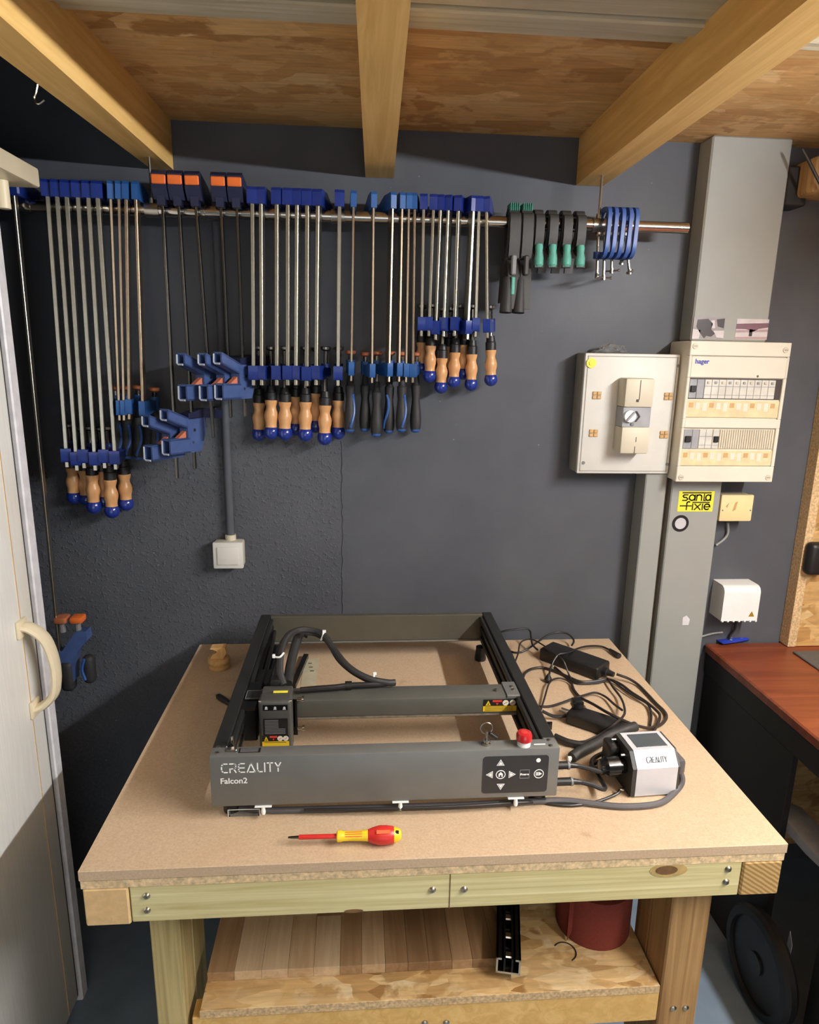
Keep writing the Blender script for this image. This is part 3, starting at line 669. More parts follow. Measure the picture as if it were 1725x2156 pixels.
# crumpled film lying on the meter board
bm = bmesh.new(); bmesh.ops.create_icosphere(bm, subdivisions=3, radius=1)
c = zp(340, 322, 1.825)
for v in bm.verts:
    k = 1+.35*math.sin(7*v.co.x+3*v.co.y)*math.cos(5*v.co.z+4*v.co.y)+random.uniform(-.12, .12)
    v.co = V((v.co.x*.042*k+c.x, v.co.y*.02*k+1.826, max(-.25, v.co.z)*.017*k+LZ1+.0105))
b = MB(); b.frombm(bm); lo = min(v.z for v in b.v)
for v in b.v: v.z += LZ1+.0005-lo
tag(obj('crumpled_film', b, m_film, angle=10), 'crumpled clear plastic film lying on top of the white meter board', 'plastic film')

# cream consumer unit
hg = thing('fuse_box', 'cream two-row fuse box mounted on the grey trunking', 'electrical panel', ((HX0+HX1)/2, WY, HZ0))
def hx(f): return HX0+(HX1-HX0)*f
def hz(f): return HZ1-(HZ1-HZ0)*f
b = MB(); b.box((HX0, HY+.004, HZ0), (HX1, WY, HZ1), .007, 2); obj('case', b, m_cream, hg)
def strip(f0, f1, g0, g1, y0, mat, name, par, bev=.0015, y1=None):
    b = MB(); b.box((hx(f0), HY+y0, hz(g0)), (hx(f1), HY+.012 if y1 is None else HY+y1, hz(g1)), bev); return obj(name, b, mat, par)
for g0, g1 in ((.0, .098), (.104, .25), (.54, .605), (.885, 1.0)): strip(.0 if g0 in (0, .885) else .025, 1 if g0 in (0, .885) else .975, g0, g1, -.003, m_cream, 'cover_panel', hg)
for g0, g1 in ((.25, .54), (.605, .885)):
    strip(.0, .03, g0, g1, -.003, m_cream, 'cover_panel', hg); strip(.965, 1, g0, g1, -.003, m_cream, 'cover_panel', hg)
strip(0, .025, .098, .25, -.003, m_cream, 'cover_panel', hg); strip(.975, 1, .098, .25, -.003, m_cream, 'cover_panel', hg)
strip(0, .03, .54, .605, -.003, m_cream, 'cover_panel', hg); strip(.965, 1, .54, .605, -.003, m_cream, 'cover_panel', hg)
strip(.03, .965, .255, .40, .003, m_dark, 'breaker_bay', hg, 0, .02)
strip(.03, .965, .61, .76, .003, m_beige, 'breaker_bay', hg, 0, .02)
def breaker(f0, f1, g0, g1, mat, lever, lm):
    o = strip(f0+.0015, f1-.0015, g0, g1, .0, mat, 'breaker', hg, .0008)
    if lever:
        gm = (g0+g1)/2; fm = (f0+f1)/2; w = min(.028, (f1-f0)*.34)
        b = MB(); b.box((hx(fm-w), HY-.006, hz(gm-.022)), (hx(fm+w), HY+.001, hz(gm+.022)), .001); obj('lever', b, lm, o)
    b = MB(); b.box((hx(f0+.004), HY-.0006, hz(g0+(g1-g0)*.34)), (hx(f1-.004), HY+.001, hz(g0+(g1-g0)*.38))); obj('seam', b, m_brkgrey, o)
    b = MB(); b.box((hx(f0+.004), HY-.0006, hz(g0+(g1-g0)*.80)), (hx(f1-.004), HY+.001, hz(g0+(g1-g0)*.83))); obj('seam', b, m_brkgrey, o)
breaker(.035, .11, .262, .395, m_brkgrey, True, m_black); breaker(.11, .185, .262, .395, m_brkgrey, False, m_brkgrey)
for k in range(10): breaker(.187+k*.0715, .187+(k+1)*.0715, .262, .395, m_brk, False, m_brk)
for k in range(10):
    fm = .187+(k+.5)*.0715; b = MB(); b.box((hx(fm-.012), HY-.003, hz(.275)), (hx(fm+.012), HY+.001, hz(.292)), .0008); obj('lever', b, m_brkgrey if k % 2 else m_beige, hg)
breaker(.035, .12, .617, .755, m_brkgrey, True, m_black); breaker(.12, .19, .617, .755, m_brkgrey, False, m_brk)
for k in range(2): breaker(.192+k*.066, .192+(k+1)*.066, .617, .755, m_brk, False, m_brk)
breaker(.33, .395, .617, .755, m_brk, True, m_black)
for k in range(24): strip(.402+k*.0233, .402+(k+.8)*.0233, .617, .755, .0, m_beige, 'blank_cover', hg, .0006)
for g0, g1, n in ((.41, .53, 13), (.77, .88, 13)):
    o = strip(.03, .965, g0, g1, .0, m_label, 'label_strip', hg, .001)
    for k in range(n):
        f = .05+k*.069
        b = MB(); b.box((hx(f), HY-.0006, hz(g0+.016)), (hx(f+.044), HY+.001, hz(g0+.05+.012*(k % 3)))); obj('paper_tab', b, m_cream if (k*7) % 3 else m_tan, o)
for f, g in ((.045, .035), (.945, .05), (.05, .965), (.95, .965)):
    b = MB(); b.cyl((hx(f), HY-.005, hz(g)), (hx(f), HY, hz(g)), .0075, None, 18); s = obj('cover_screw', b, m_beige, hg)
    b = MB(); b.box((hx(f)-.005, HY-.0056, hz(g)-.0008), (hx(f)+.005, HY-.0045, hz(g)+.0008)); obj('slot', b, m_greyprint, s)
b = MB(); b.cyl((hx(.7), HY-.0036, hz(.235)), (hx(.7), HY, hz(.235)), .003, None, 10); obj('brown_spot', b, m_brown, hg)
def text(body, size, origin, u, v, mat, name, parent, weight=0, width=None, depth=.0005):
    cu = bpy.data.curves.new('t', 'FONT'); cu.body = body; cu.size = size; cu.offset = weight
    ob = bpy.data.objects.new('t', cu); COL.objects.link(ob)
    me = bpy.data.meshes.new_from_object(ob.evaluated_get(bpy.context.evaluated_depsgraph_get()))
    u = V(u).normalized(); v = V(v).normalized(); n = u.cross(v)
    k = 1
    if width: k = width/max(1e-6, max(q.co.x for q in me.vertices))
    b = MB(); b.add([V(origin)+u*q.co.x*k+v*q.co.y+n*depth for q in me.vertices], [list(p.vertices) for p in me.polygons])
    bpy.data.objects.remove(ob); bpy.data.meshes.remove(me); bpy.data.curves.remove(cu)
    return obj(name, b, mat, parent)
text('hager', .017, (hx(.06), HY-.0034, hz(.153)), (1, 0, 0), (0, 0, 1), m_blue, 'maker_text', hg, .0004)

# stickers on the trunking
def flat(name, c0, c1, Y, mats, patches, label, cat, th=.0008):
    """printed sheet: base plus flat print patches in the plane y = Y; patch = (material index, [(fx, fz)...])."""
    b = MB(); b.box((c0.x, Y-th, c1.z), (c1.x, Y, c0.z))
    for mi, poly in patches:
        b.m = mi; b.prism([(c0.x+(c1.x-c0.x)*fx, Y-th-.0001, c0.z+(c1.z-c0.z)*fz) for fx, fz in poly], (0, -.0002, 0))
    b.m = 0
    return tag(obj(name, b, mats), label, cat)
pc = [M('photo_dark', (56, 48, 52), .35), M('photo_grey', (150, 144, 146), .35), M('photo_pale', (206, 198, 200), .35), M('photo_mauve', (120, 88, 100), .35), M('photo_rose', (176, 150, 156), .35)]
flat('photo_print', zp(893, 85, 1.7995), zp(1085, 235, 1.7995), 1.80, [pc[1], pc[0], pc[2]],
     [(2, [(0, .55), (.25, .6), (.22, 1), (0, 1)]), (1, [(.12, .12), (.45, .08), (.62, .3), (.58, .55), (.72, .75), (.6, .9), (.45, .86), (.38, .98), (.22, .7), (.1, .45)]), (1, [(.72, .1), (.98, .05), (.98, .5), (.78, .42)]), (2, [(.66, .62), (1, .6), (1, .95), (.78, .92)]), (2, [(.55, .16), (.66, .14), (.7, .5), (.6, .5)])],
     'small dark grey photo print stuck at the left foot of the upper trunking', 'photo')
flat('photo_print', zp(1180, 98, 1.7995), zp(1375, 238, 1.7995), 1.80, [pc[2], pc[3], pc[4], pc[0]],
     [(1, [(0, .25), (1, .18), (1, .4), (.7, .48), (.55, .62), (.3, .5), (0, .5)]), (2, [(0, .56), (1, .5), (1, .62), (0, .68)]), (3, [(.42, .5), (.52, .5), (.52, .85), (.42, .85)]), (2, [(0, .9), (1, .86), (1, .98), (0, .99)])],
     'small mauve and white photo print stuck at the right foot of the upper trunking', 'photo')
s0 = PY(1431, 1034, 1.7995); s1 = PY(1500, 1077, 1.7995)
ys = thing('yellow_sticker', 'bright yellow rectangular sticker with dark lettering on the lower trunking', 'sticker', (s0.x, 1.8, s1.z))
b = MB(); b.box((s0.x, 1.7992, s1.z), (s1.x, 1.80, s0.z)); obj('sheet', b, m_yellow, ys)
SW = s1.x-s0.x; SH = s0.z-s1.z
def arc(cx, cy, rx, ry, a0, a1, n=12): return [(cx+rx*math.cos(math.radians(a0+(a1-a0)*k/n)), cy+ry*math.sin(math.radians(a0+(a1-a0)*k/n))) for k in range(n+1)]
def fix_letters():
    L = []
    h = .27
    def at(x, y, P): return [(x+px, y+py) for px, py in P]
    l1 = .55; l2 = .1
    L.append(at(.12, l1, [(.13, h), (.03, h), (0, h*.78), (.03, h*.55), (.1, h*.5), (.14, h*.25), (.1, 0), (0, 0)]))
    L.append(at(.30, l1, arc(.08, h/2, .08, h/2, 0, 360))); L.append(at(.30, l1, [(.165, h), (.165, 0)]))
    L.append(at(.51, l1, [(0, 0), (0, h)])); L.append(at(.51, l1, arc(.07, h*.6, .07, h*.4, 180, 0)+[(.14, 0)]))
    L.append([(.11, .92), (.90, .92)]); L.append(at(.72, l1, [(0, .3), (0, .0), (.04, 0)]))
    L.append(at(.765, l1, arc(.07, h/2, .07, h/2, 0, 360))); L.append(at(.765, l1, [(.14, h), (.14, 0)]))
    L.append([(.07, .28), (.38, .28)]); L.append(at(.25, l2, [(0, 0), (0, .3)]+arc(.05, .3, .05, .08, 180, 60)))
    L.append(at(.42, l2, [(0, 0), (0, h)])); L.append(at(.48, l2, [(0, 0), (.16, h)])); L.append(at(.48, l2, [(0, h), (.16, 0)]))
    L.append(at(.70, l2, [(0, 0), (0, h)])); L.append(at(.75, l2, [(0, h/2), (.16, h/2)]+arc(.08, h/2, .08, h/2, 0, 310)))
    L.append([(.42, .45), (.88, .45)])
    return L
b = MB()
for P in fix_letters(): b.ribbon([(s0.x+SW*x, 1.7992, s1.z+SH*y) for x, y in P], SH*.062, (0, -1, 0), .0003)
obj('lettering', b, m_olive, ys)
c = PY(1433, 1102, 1.7995)
rs = thing('round_sticker', 'round silver sticker with black ring below the yellow sticker', 'sticker', (c.x, 1.8, c.z))
b = MB(); b.lathe((c.x, 1.80, c.z), (0, -1, 0), [(0, .0245), (.0012, .0245)], 32); obj('ring', b, m_black, rs)
b = MB(); b.lathe((c.x, 1.7988, c.z), (0, -1, 0), [(0, .0165), (.0006, .0165)], 32); obj('silver_centre', b, m_alu, rs)
c = PY(1445, 1308, 1.7995); b = MB()
b.prism([(c.x-.011, 1.80, c.z+.012), (c.x, 1.80, c.z+.018), (c.x+.011, 1.80, c.z+.006), (c.x+.009, 1.80, c.z-.012), (c.x-.010, 1.80, c.z-.012)], (0, -.0004, 0))
tag(obj('sticker_remnant', b, m_cabwhite), 'pale torn sticker remnant low on the grey trunking', 'sticker')

# yellowed box and cable
a0 = PY(1521, 1042, 1.815); a1 = PY(1582, 1098, 1.815)
yb = thing('socket_box', 'yellowed square cover box on the wall right of the yellow sticker', 'box', (a0.x, WY, a1.z))
b = MB(); b.box((a0.x+.002, 1.828, a1.z+.002), (a1.x-.002, WY, a0.z-.002), .004, 2); obj('box_body', b, m_cream, yb)
b = MB(); b.box((a0.x, 1.815, a1.z), (a1.x, 1.83, a0.z), .004, 2); cv = obj('cover', b, m_yellowbox, yb)
for dx in (.007, a1.x-a0.x-.007):
    b = MB(); b.cyl((a0.x+dx, 1.814, (a0.z+a1.z)/2-.006), (a0.x+dx, 1.816, (a0.z+a1.z)/2-.006), .0022, None, 10); obj('screw', b, m_greyprint, cv)
b = MB(); b.prism([(a0.x+.042, 1.8148, a1.z+.055), (a0.x+.05, 1.8148, a1.z+.06), (a0.x+.045, 1.8148, a1.z+.035), (a0.x+.036, 1.8148, a1.z+.03)], (0, -.0003, 0)); b.prism([(a0.x+.015, 1.8148, a1.z+.045), (a0.x+.024, 1.8148, a1.z+.056), (a0.x+.02, 1.8148, a1.z+.04)], (0, -.0003, 0)); obj('stain', b, m_tan, cv)
b = MB(); b.tube([PY(1533, 1100, 1.855), PY(1533, 1122, 1.86), PY(1524, 1136, 1.862), PY(1508, 1148, 1.862)], .0035, 8); tag(obj('wall_cable', b, m_trunk), 'short grey cable curving down from the yellowed box into the trunking', 'cable')

# white cover box
a0 = PY(1528, 1236, 1.80); a1 = PY(1594, 1307, 1.80)
wb = thing('cable_cover_box', 'white box with rounded top and warning triangle above the desk', 'box', (a0.x, WY, a1.z))
b = MB(); prof = [(WY, a1.z)]
prof += [(1.80, a1.z), (1.80, a0.z-.02)]+[(1.82-.02*math.cos(math.radians(q)), a0.z-.02+.02*math.sin(math.radians(q))) for q in (20, 45, 70, 90)]+[(WY, a0.z)]
b.prism([(a0.x, y, z) for y, z in prof], (a1.x-a0.x, 0, 0)); obj('cover', b, m_white, wb)
for k in range(7):
    x = a0.x+.004+k*(a1.x-a0.x-.008)/6; b = MB(); b.box((x-.003, 1.797, a1.z-.003), (x+.003, 1.806, a1.z+.003), .001); obj('grip_tooth', b, m_white, wb)
tx = a1.x-.02; tz = a1.z+.02; b = MB(); b.prism([(tx-.009, 1.7996, tz-.006), (tx+.009, 1.7996, tz-.006), (tx, 1.7996, tz+.011)], (0, -.0004, 0)); obj('warning_triangle', b, m_gold, wb)
b = MB(); b.tube([PY(1550, 1307, 1.85), PY(1547, 1325, 1.856), PY(1538, 1338, 1.86), PY(1534, 1352, 1.862)], .0035, 8); tag(obj('wall_cable', b, m_cable), 'dark cable dropping from the white cover box behind the desk', 'cable')
b = MB(); b.tube([PY(1478, 1340, 1.86), PY(1500, 1334, 1.862), PY(1522, 1331, 1.862)], .003, 8); tag(obj('wall_cable', b, m_trunk), 'pale grey cable lying along the wall just above the desk corner', 'cable')

# upright OSB board on the right and what is stuck to it
bd = thing('board_partition', 'upright strand board at the right edge of the photo behind the desk', 'board', (1.7, 1.84, 0.81))
b = MB(); b.box((1.345, 1.83, .808), (2.4, 1.86, 2.19), .001); obj('sheet', b, m_osb_v, bd)
b = MB(); b.box((1.318, 1.826, .808), (1.3445, WY-.001, 2.19), .001); obj('edge_strip', b, m_osb_edge, bd)
c = PY(1722, 1180, 1.79); b = MB(); b.box((c.x-.022, 1.79, c.z-.05), (c.x+.035, 1.829, c.z+.05), .015, 3); tag(obj('board_handle', b, m_black), 'rounded black handle fixed to the strand board at the right edge', 'handle')
a0 = PY(1664, 349, 1.80); a1 = PY(1700, 434, 1.80); b = MB(); b.box((a0.x, 1.80, a1.z), (a1.x-.004, WY-.001, a0.z), .003); tag(obj('black_wall_box', b, m_black), 'small black box mounted high on the wall right of the upper trunking', 'box')
a0 = PY(1699, 335, 1.78); a1 = PY(1760, 416, 1.78); b = MB(); b.box((a0.x, 1.74, a1.z), (a1.x, WY-.041, a0.z), .01, 2); tag(obj('wooden_bracket', b, m_rawz), 'brown wooden block high at the right edge beside the black box', 'block')
b = MB(); b.tube([PY(1690, 314, 1.73), PY(1703, 338, 1.725), PY(1720, 372, 1.72), PY(1745, 420, 1.72)], .004, 8); tag(obj('hanging_cable', b, m_cablebr), 'dark cable slanting down in front of the wooden block at top right', 'cable')

# ------------------------------------------------------------ cream cabinet at the left
FX = -.72
cb = thing('cream_cabinet', 'tall aged cream cabinet with curved handle at the left edge', 'cabinet', (FX-.3, 1.1, 0))
b = MB(); b.box((FX-.62, .62, .0), (FX-.022, 1.515, 1.985), .004); obj('body', b, m_fridge, cb)
b = MB(); b.box((FX-.02, .66, .03), (FX, 1.462, 1.93), .006, 2); dr = obj('door', b, m_fridge, cb)
b = MB(); b.box((FX-.021, 1.466, .02), (FX-.008, 1.478, 1.95)); obj('door_seal', b, m_seal, cb)
b = MB(); b.box((FX-.021, 1.4785, .0), (FX+.002, 1.512, 1.95), .003); obj('edge_strip', b, m_cabwhite, cb)
b = MB(); b.box((FX, 1.405, .04), (FX+.0015, 1.4058, 1.92)); obj('door_groove', b, m_tan, dr)
b = MB(); b.box((-1.36, .55, 1.988), (-.66, 1.578, 2.026), .005, 2); obj('top_board', b, m_cabhandle, cb)
b = MB(); b.cyl((FX+.012, 1.515, 1.935), (FX+.012, 1.515, 1.988), .012, None, 12); obj('hinge_pin', b, m_cabhandle, cb)
hz0 = PX(95, 1480, FX+.02).z; hz1 = PX(50, 1345, FX+.02).z
hy0 = 1.36; hy1 = 1.40
b = MB()
pts = [(FX+.004, 1.40, hz1+.015), (FX+.022, 1.405, hz1+.008), (FX+.044, 1.415, hz1-.025), (FX+.052, 1.425, (hz0+hz1)/2), (FX+.046, 1.425, hz0+.03), (FX+.024, 1.42, hz0+.002), (FX+.004, 1.415, hz0-.006)]
P = smooth([V(p) for p in pts], 6); vs = []; fs = []; n = len(P)
for i, p in enumerate(P):
    tt = (P[min(i+1, n-1)]-P[max(i-1, 0)]).normalized(); s_ = V((0, 1, 0)); q = tt.cross(s_).normalized()
    for k in range(10):
        a = 2*math.pi*k/10; vs.append(p+s_*math.cos(a)*.019+q*math.sin(a)*.0095)
for i in range(n-1):
    for k in range(10): fs.append([i*10+k, i*10+(k+1) % 10, i*10+10+(k+1) % 10, i*10+10+k])
fs += [list(range(10))[::-1], [(n-1)*10+k for k in range(10)]]
b.add(vs, fs); hd = obj('handle', b, m_cabhandle, dr)
for z, y in ((hz1+.012, 1.40), (hz0-.004, 1.415)):
    b = MB(); b.box((FX-.0005, y-.02, z-.02), (FX+.008, y+.02, z+.02), .006, 2); obj('handle_foot', b, m_cabhandle, dr)
# wire hook on the left beam
c = PZ(66, 178, 2.1); b = MB(); b.tube([(c.x+.01, c.y, 2.1005), (c.x+.006, c.y, 2.088), (c.x+.002, c.y, 2.078), (c.x+.01, c.y-.004, 2.07), (c.x+.02, c.y-.004, 2.076)], .002, 6); tag(obj('wire_hook', b, m_screw), 'small wire hook screwed under the left ceiling beam', 'hook')

# ------------------------------------------------------------ workbench
X0, X1, Y0, Y1 = -.447, .745, .95, 1.81
tb = thing('workbench', 'wooden workbench with pale fibreboard top against the dark wall', 'workbench', ((X0+X1)/2, 1.4, 0))
b = MB(); b.box((X0, Y0, .833), (X1, Y1, T), .001); obj('top_board', b, m_mdf, tb)
b = MB(); b.box((X0+.002, Y0+.001, .818), (X1-.003, Y1-.001, .8325)); obj('under_board', b, m_chip, tb)
b = MB(); b.box((-.370, Y0+.002, .748), (.668, Y0+.046, .8175), .002); fr = obj('front_rail', b, m_green, tb)
b = MB(); b.box((X0+.004, Y0, .745), (-.3715, 1.79, .8175), .003); obj('side_rail', b, m_endL, tb)
b = MB(); b.box((.6695, Y0, .748), (X1-.004, 1.79, .8175), .003); obj('side_rail', b, m_endR, tb)
b = MB(); b.box((-.370, 1.75, .748), (.668, 1.79, .8175), .002); obj('rear_rail', b, m_green, tb)
xj = PY(948, 1870, Y0).x; b = MB(); b.box((xj-.0008, Y0+.0014, .748), (xj+.0008, Y0+.003, .8175)); obj('joint_line', b, m_knot, fr)
for px, py in ((308, 1888), (309, 1918), (911, 1875), (978, 1874), (1535, 1831), (1530, 1858)):
    c = PY(px, py, Y0); b = MB(); b.lathe((c.x, Y0+.004, c.z), (0, -1, 0), [(0, .0062), (.003, .0062), (.0055, .004), (.0058, .0015), (.004, .001)], 16); obj('screw_head', b, m_screw, fr)
def ellipse(name, px, py, rx, rz, mat, y=Y0+.002):
    c = PY(px, py, y); b = MB(); b.prism([(c.x+rx*math.cos(k*math.pi/8), y, c.z+rz*math.sin(k*math.pi/8)) for k in range(16)], (0, -.0006, 0)); return obj(name, b, mat, fr)
m_knotl = M('knot_rim', (184, 156, 98), .6, 0, .2, 60)
ellipse('knot_rim', 1408, 1832, .034, .014, m_knotl, Y0+.0019); ellipse('knot', 1404, 1832, .020, .009, m_knot, Y0+.0015); ellipse('knot', 745, 1918, .016, .0035, m_knot, Y0+.0016)
# legs
for (a, c, y0, y1, mm) in ((-.360, -.309, .998, 1.07, m_greenz), (-.360, -.309, 1.072, 1.158, m_greenz), (.577, .653, .998, 1.07, m_rawz), (.577, .653, 1.072, 1.13, m_rawz), (-.36, -.29, 1.68, 1.748, m_greenz), (.583, .653, 1.68, 1.748, m_rawz)):
    b = MB(); b.box((a, y0, 0), (c, y1, .7475 if y1 < 1.75 else .7475), .003); obj('leg', b, mm, tb)
for px, py in ((1418, 2122), (1444, 2121)):
    c = PY(px, py, .998); b = MB(); b.lathe((c.x, .999, c.z), (0, -1, 0), [(0, .0062), (.003, .006), (.005, .003)], 14); obj('screw_head', b, m_screw, tb)
# shelf
SZ = .505
b = MB(); b.box((-.285, .999, SZ-.017), (.574, 1.72, SZ), .001); sh = obj('shelf_board', b, m_osb_shelf, tb)
b = MB(); b.box((-.285, .9985, SZ-.0168), (.574, .9995, SZ-.0005)); obj('shelf_edge', b, m_osb_edge, sh)
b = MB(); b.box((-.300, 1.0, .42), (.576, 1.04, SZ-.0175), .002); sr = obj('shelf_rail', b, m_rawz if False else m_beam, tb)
for px, py in ((895, 2153), (940, 2152)):
    c = PY(px, py, 1.0); b = MB(); b.lathe((c.x, 1.001, c.z), (0, -1, 0), [(0, .006), (.003, .006), (.005, .003)], 14); obj('screw_head', b, m_screw, sr)
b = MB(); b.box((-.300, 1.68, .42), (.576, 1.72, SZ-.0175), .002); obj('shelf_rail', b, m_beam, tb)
c = PZ(1190, 2003, SZ+.002); b = MB(); b.tube([(c.x+.022*math.cos(k), c.y+.022*math.sin(k), SZ+.0015) for k in [x*.45-1.2 for x in range(9)]], .0012, 6, 3); tag(obj('wire_loop', b, m_cable), 'thin dark wire loop lying on the strand board shelf beneath the roll', 'wire')

# laminated board on the shelf
lb = thing('stave_board', 'laminated oak board of light and dark staves lying on the bench shelf', 'board', (0, 1.3, SZ))
st = [wood('stave_tone', c1, c2, 1, 50, .5, .05) for c1, c2 in (((184, 150, 112), (158, 124, 88)), ((206, 176, 138), (182, 150, 112)), ((170, 136, 100), (144, 110, 76)), ((218, 192, 156), (196, 166, 128)), ((156, 122, 88), (130, 98, 66)))]
x = -.283; k = 0; xe = .288; LF = 1.056; LT = SZ+.0205
while x < xe-.001:
    w = min(random.uniform(.040, .052), xe-x); cuts = [LF, LF+random.uniform(.09, .3), 1.66]
    for y0, y1 in zip(cuts, cuts[1:]):
        b = MB(); b.box((x+.0002, y0+.0002, SZ+.0005), (x+w-.0002, y1-.0002, LT+random.uniform(0, .0003)), .0004); obj('stave', b, random.choice(st), lb)
    x += w; k += 1
# aluminium profile on the board
pa = V((.262, 1.036, 0)); pb_ = V((.312, 1.024, 0)); dirp = (V((.345, 1.30, 0))-V((.287, 1.03, 0))).normalized()
pf = thing('aluminium_profile', 'dark anodised slotted aluminium profile lying on the stave board', 'metal profile', (.287, 1.03, LT))
ang = math.atan2(-dirp.x, dirp.y)
Mp = Matrix.Translation((.284, 1.022, LT+.0006)) @ Matrix.Rotation(ang, 4, 'Z')
m_prof = M('dark_aluminium', (58, 56, 54), .25, .9, .05); m_cut = M('sawn_metal', (206, 196, 176), .4, .6, .05)
L = .56; w = .046; h = .034; t_ = .0035
b = MB(); b.M = Mp
for (q0, q1, z0, z1) in ((-w/2, w/2, 0, t_), (-w/2, -w/2+t_, 0, h), (w/2-t_, w/2, 0, h), (-.009, -.009+t_, 0, h), (.009-t_, .009, 0, h), (-w/2, -.013, h-t_, h), (.013, w/2, h-t_, h)): b.box((q0, 0, z0), (q1, L, z1))
obj('extrusion', b, m_prof, pf)
b = MB(); b.M = Mp
for (q0, q1, z0, z1) in ((-w/2, w/2, 0, t_), (-w/2, -w/2+t_, 0, h), (w/2-t_, w/2, 0, h), (-w/2, -.013, h-t_, h), (.013, w/2, h-t_, h)): b.box((q0, -.001, z0), (q1, .0, z1))
obj('sawn_end', b, m_cut, pf)
for k in range(6):
    b = MB(); b.M = Mp; b.box((-.0085, .02+k*.045, h*.35), (.0085, .034+k*.045, h*.5), .002); obj('slot_nut', b, m_chrome, pf)
# abrasive roll
c = V((.495, 1.155, SZ)); ro = thing('abrasive_roll', 'rust red roll of abrasive cloth standing on the shelf beneath the bench', 'roll', c)
b = MB(); b.lathe((c.x, c.y, SZ+.0005), (0, 0, 1), [(0, .076), (.11, .076), (.11, .07), (.108, .022), (.0, .02)], 40, False); obj('rolled_cloth', b, m_roll, ro)
b = MB(); n = 10; vs = []; fs = []
for i in range(n+1):
    a = math.radians(205-i*2); p = V((c.x-.055, c.y-.045, 0)).lerp(V((.425, 1.105, 0)), i/n)
    vs += [(p.x, p.y, SZ+.002+(.03*(1-i/n))), (p.x, p.y, SZ+.112-.0*i), (p.x+.001, p.y+.0012, SZ+.112), (p.x+.001, p.y+.0012, SZ+.002+(.03*(1-i/n)))]
for i in range(n):
    for k in range(4): fs.append([4*i+k, 4*i+(k+1) % 4, 4*i+4+(k+1) % 4, 4*i+4+k])
fs += [[0, 1, 2, 3], [4*n+3, 4*n+2, 4*n+1, 4*n]]
b.add(vs, fs); obj('loose_flap', b, m_roll, ro)

# ------------------------------------------------------------ laser engraver
EX0, EX1, EY0, EY1, EZ0, EZ1 = -.258, .365, 1.06, 1.712, .882, .98
en = thing('laser_engraver', 'dark grey desktop laser engraver with open frame on the workbench', 'laser engraver', ((EX0+EX1)/2, 1.38, T))
b = MB(); b.box((EX0, EY0, EZ0-.002), (EX1, EY0+.031, EZ1), .003, 2); ff = obj('front_bar', b, m_engr, en)
b = MB(); b.box((EX0, EY0+.0312, EZ0+.01), (EX0+.026, EY1, EZ1), .002); sl = obj('side_bar', b, m_engrdk, en)
b = MB(); b.box((EX1-.026, EY0+.0312, EZ0+.01), (EX1, EY1, EZ1), .002); s2 = obj('side_bar', b, m_engrdk, en)
m_engback = M('anthracite_satin', (92, 90, 80), .35, .3, .05, 20)
b = MB(); b.box((EX0+.0262, EY1-.018, EZ0+.026), (EX1-.0262, EY1, EZ1), .0015); bb = obj('rear_bar', b, m_engback, en)
b = MB(); b.box((EX0+.0262, EY1-.022, EZ0+.022), (EX1-.0262, EY1-.0005, EZ0+.026), .0015); obj('rear_lip', b, m_engr, bb)
for sx, s_ in ((EX0+.026, 1), (EX1-.026, -1)):
    for z in (.905, .935):
        b = MB(); b.box((sx, EY0+.034, z), (sx+s_*.006, EY1-.02, z+.012), .001); obj('guide_rail', b, m_engrdk if s_ < 0 else m_steel, sl if s_ > 0 else s2)
    b = MB(); b.box((sx, EY0+.034, .963), (sx+s_*.009, EY1-.02, .975), .001); obj('belt_cover', b, m_engrdk, sl if s_ > 0 else s2)
for x, y in ((EX0+.03, EY0+.03), (EX1-.028, EY0+.03), (EX0+.03, EY1-.03), (EX1-.03, EY1-.028)):
    b = MB(); b.lathe((x, y, T+.0004), (0, 0, 1), [(0, .015), (.004, .016), (.03, .013), (EZ0+.008-T, .013)], 18); obj('foot', b, m_black, en)
for px, py in ((459, 1573), (457, 1585), (1156, 1558), (1160, 1570)):
    c = PZ(px, py, EZ1); b = MB(); b.lathe((c.x, c.y, EZ1-.001), (0, 0, 1), [(0, .0038), (.002, .0038), (.0028, .002)], 12); obj('frame_bolt', b, m_steel, ff)
# lettering on the front bar
def stroke_word(word, origin, u, v, h, w, mat, name, parent, nrm, space=.46):
    G_ = {'C': (.95, [[(.95, 1), (.25, 1), (0, .75), (0, .25), (.25, 0), (.95, 0)]]),
          'R': (1., [[(0, 0), (0, .42)], [(0, 1), (.78, 1), (1, .85), (1, .58), (.8, .42), (.25, .42)], [(.62, .42), (1, 0)]]),
          'E': (1., [[(1, 1), (.22, 1), (0, .8), (0, .2), (.22, 0), (1, 0)], [(.0, .5), (.95, .5)]]),
          'A': (1.3, [[(.0, 0), (.65, 1), (1.3, 0), (.42, 0)]]),
          'L': (.75, [[(0, 1), (0, .2), (.2, 0), (.75, 0)]]), 'I': (.0, [[(0, 0), (0, 1)]]),
          'T': (.9, [[(0, 1), (.9, 1)], [(.45, 1), (.45, 0)]]), 'Y': (.9, [[(0, 1), (.45, .5), (.9, 1)], [(.45, .5), (.45, 0)]])}
    u = V(u).normalized(); v = V(v).normalized(); x = 0; b = MB(); tot = sum(G_[c][0]+space for c in word)-space; k = w/tot
    for ch in word:
        wd, st = G_[ch]
        for P in st: b.ribbon([V(origin)+u*(x+px)*k+v*py*h for px, py in P], h*.125, nrm, .0003)
        x += wd+space
    return obj(name, b, mat, parent)
q0 = PY(467, 1627, EY0); q1 = PY(591, 1608, EY0); q2 = PY(467, 1609, EY0)
stroke_word('CREALITY', (q0.x, EY0-.0001, q0.z), (1, 0, 0), (0, 0, 1), q2.z-q0.z, q1.x-q0.x, m_whiteprint, 'maker_lettering', ff, (0, -1, 0))
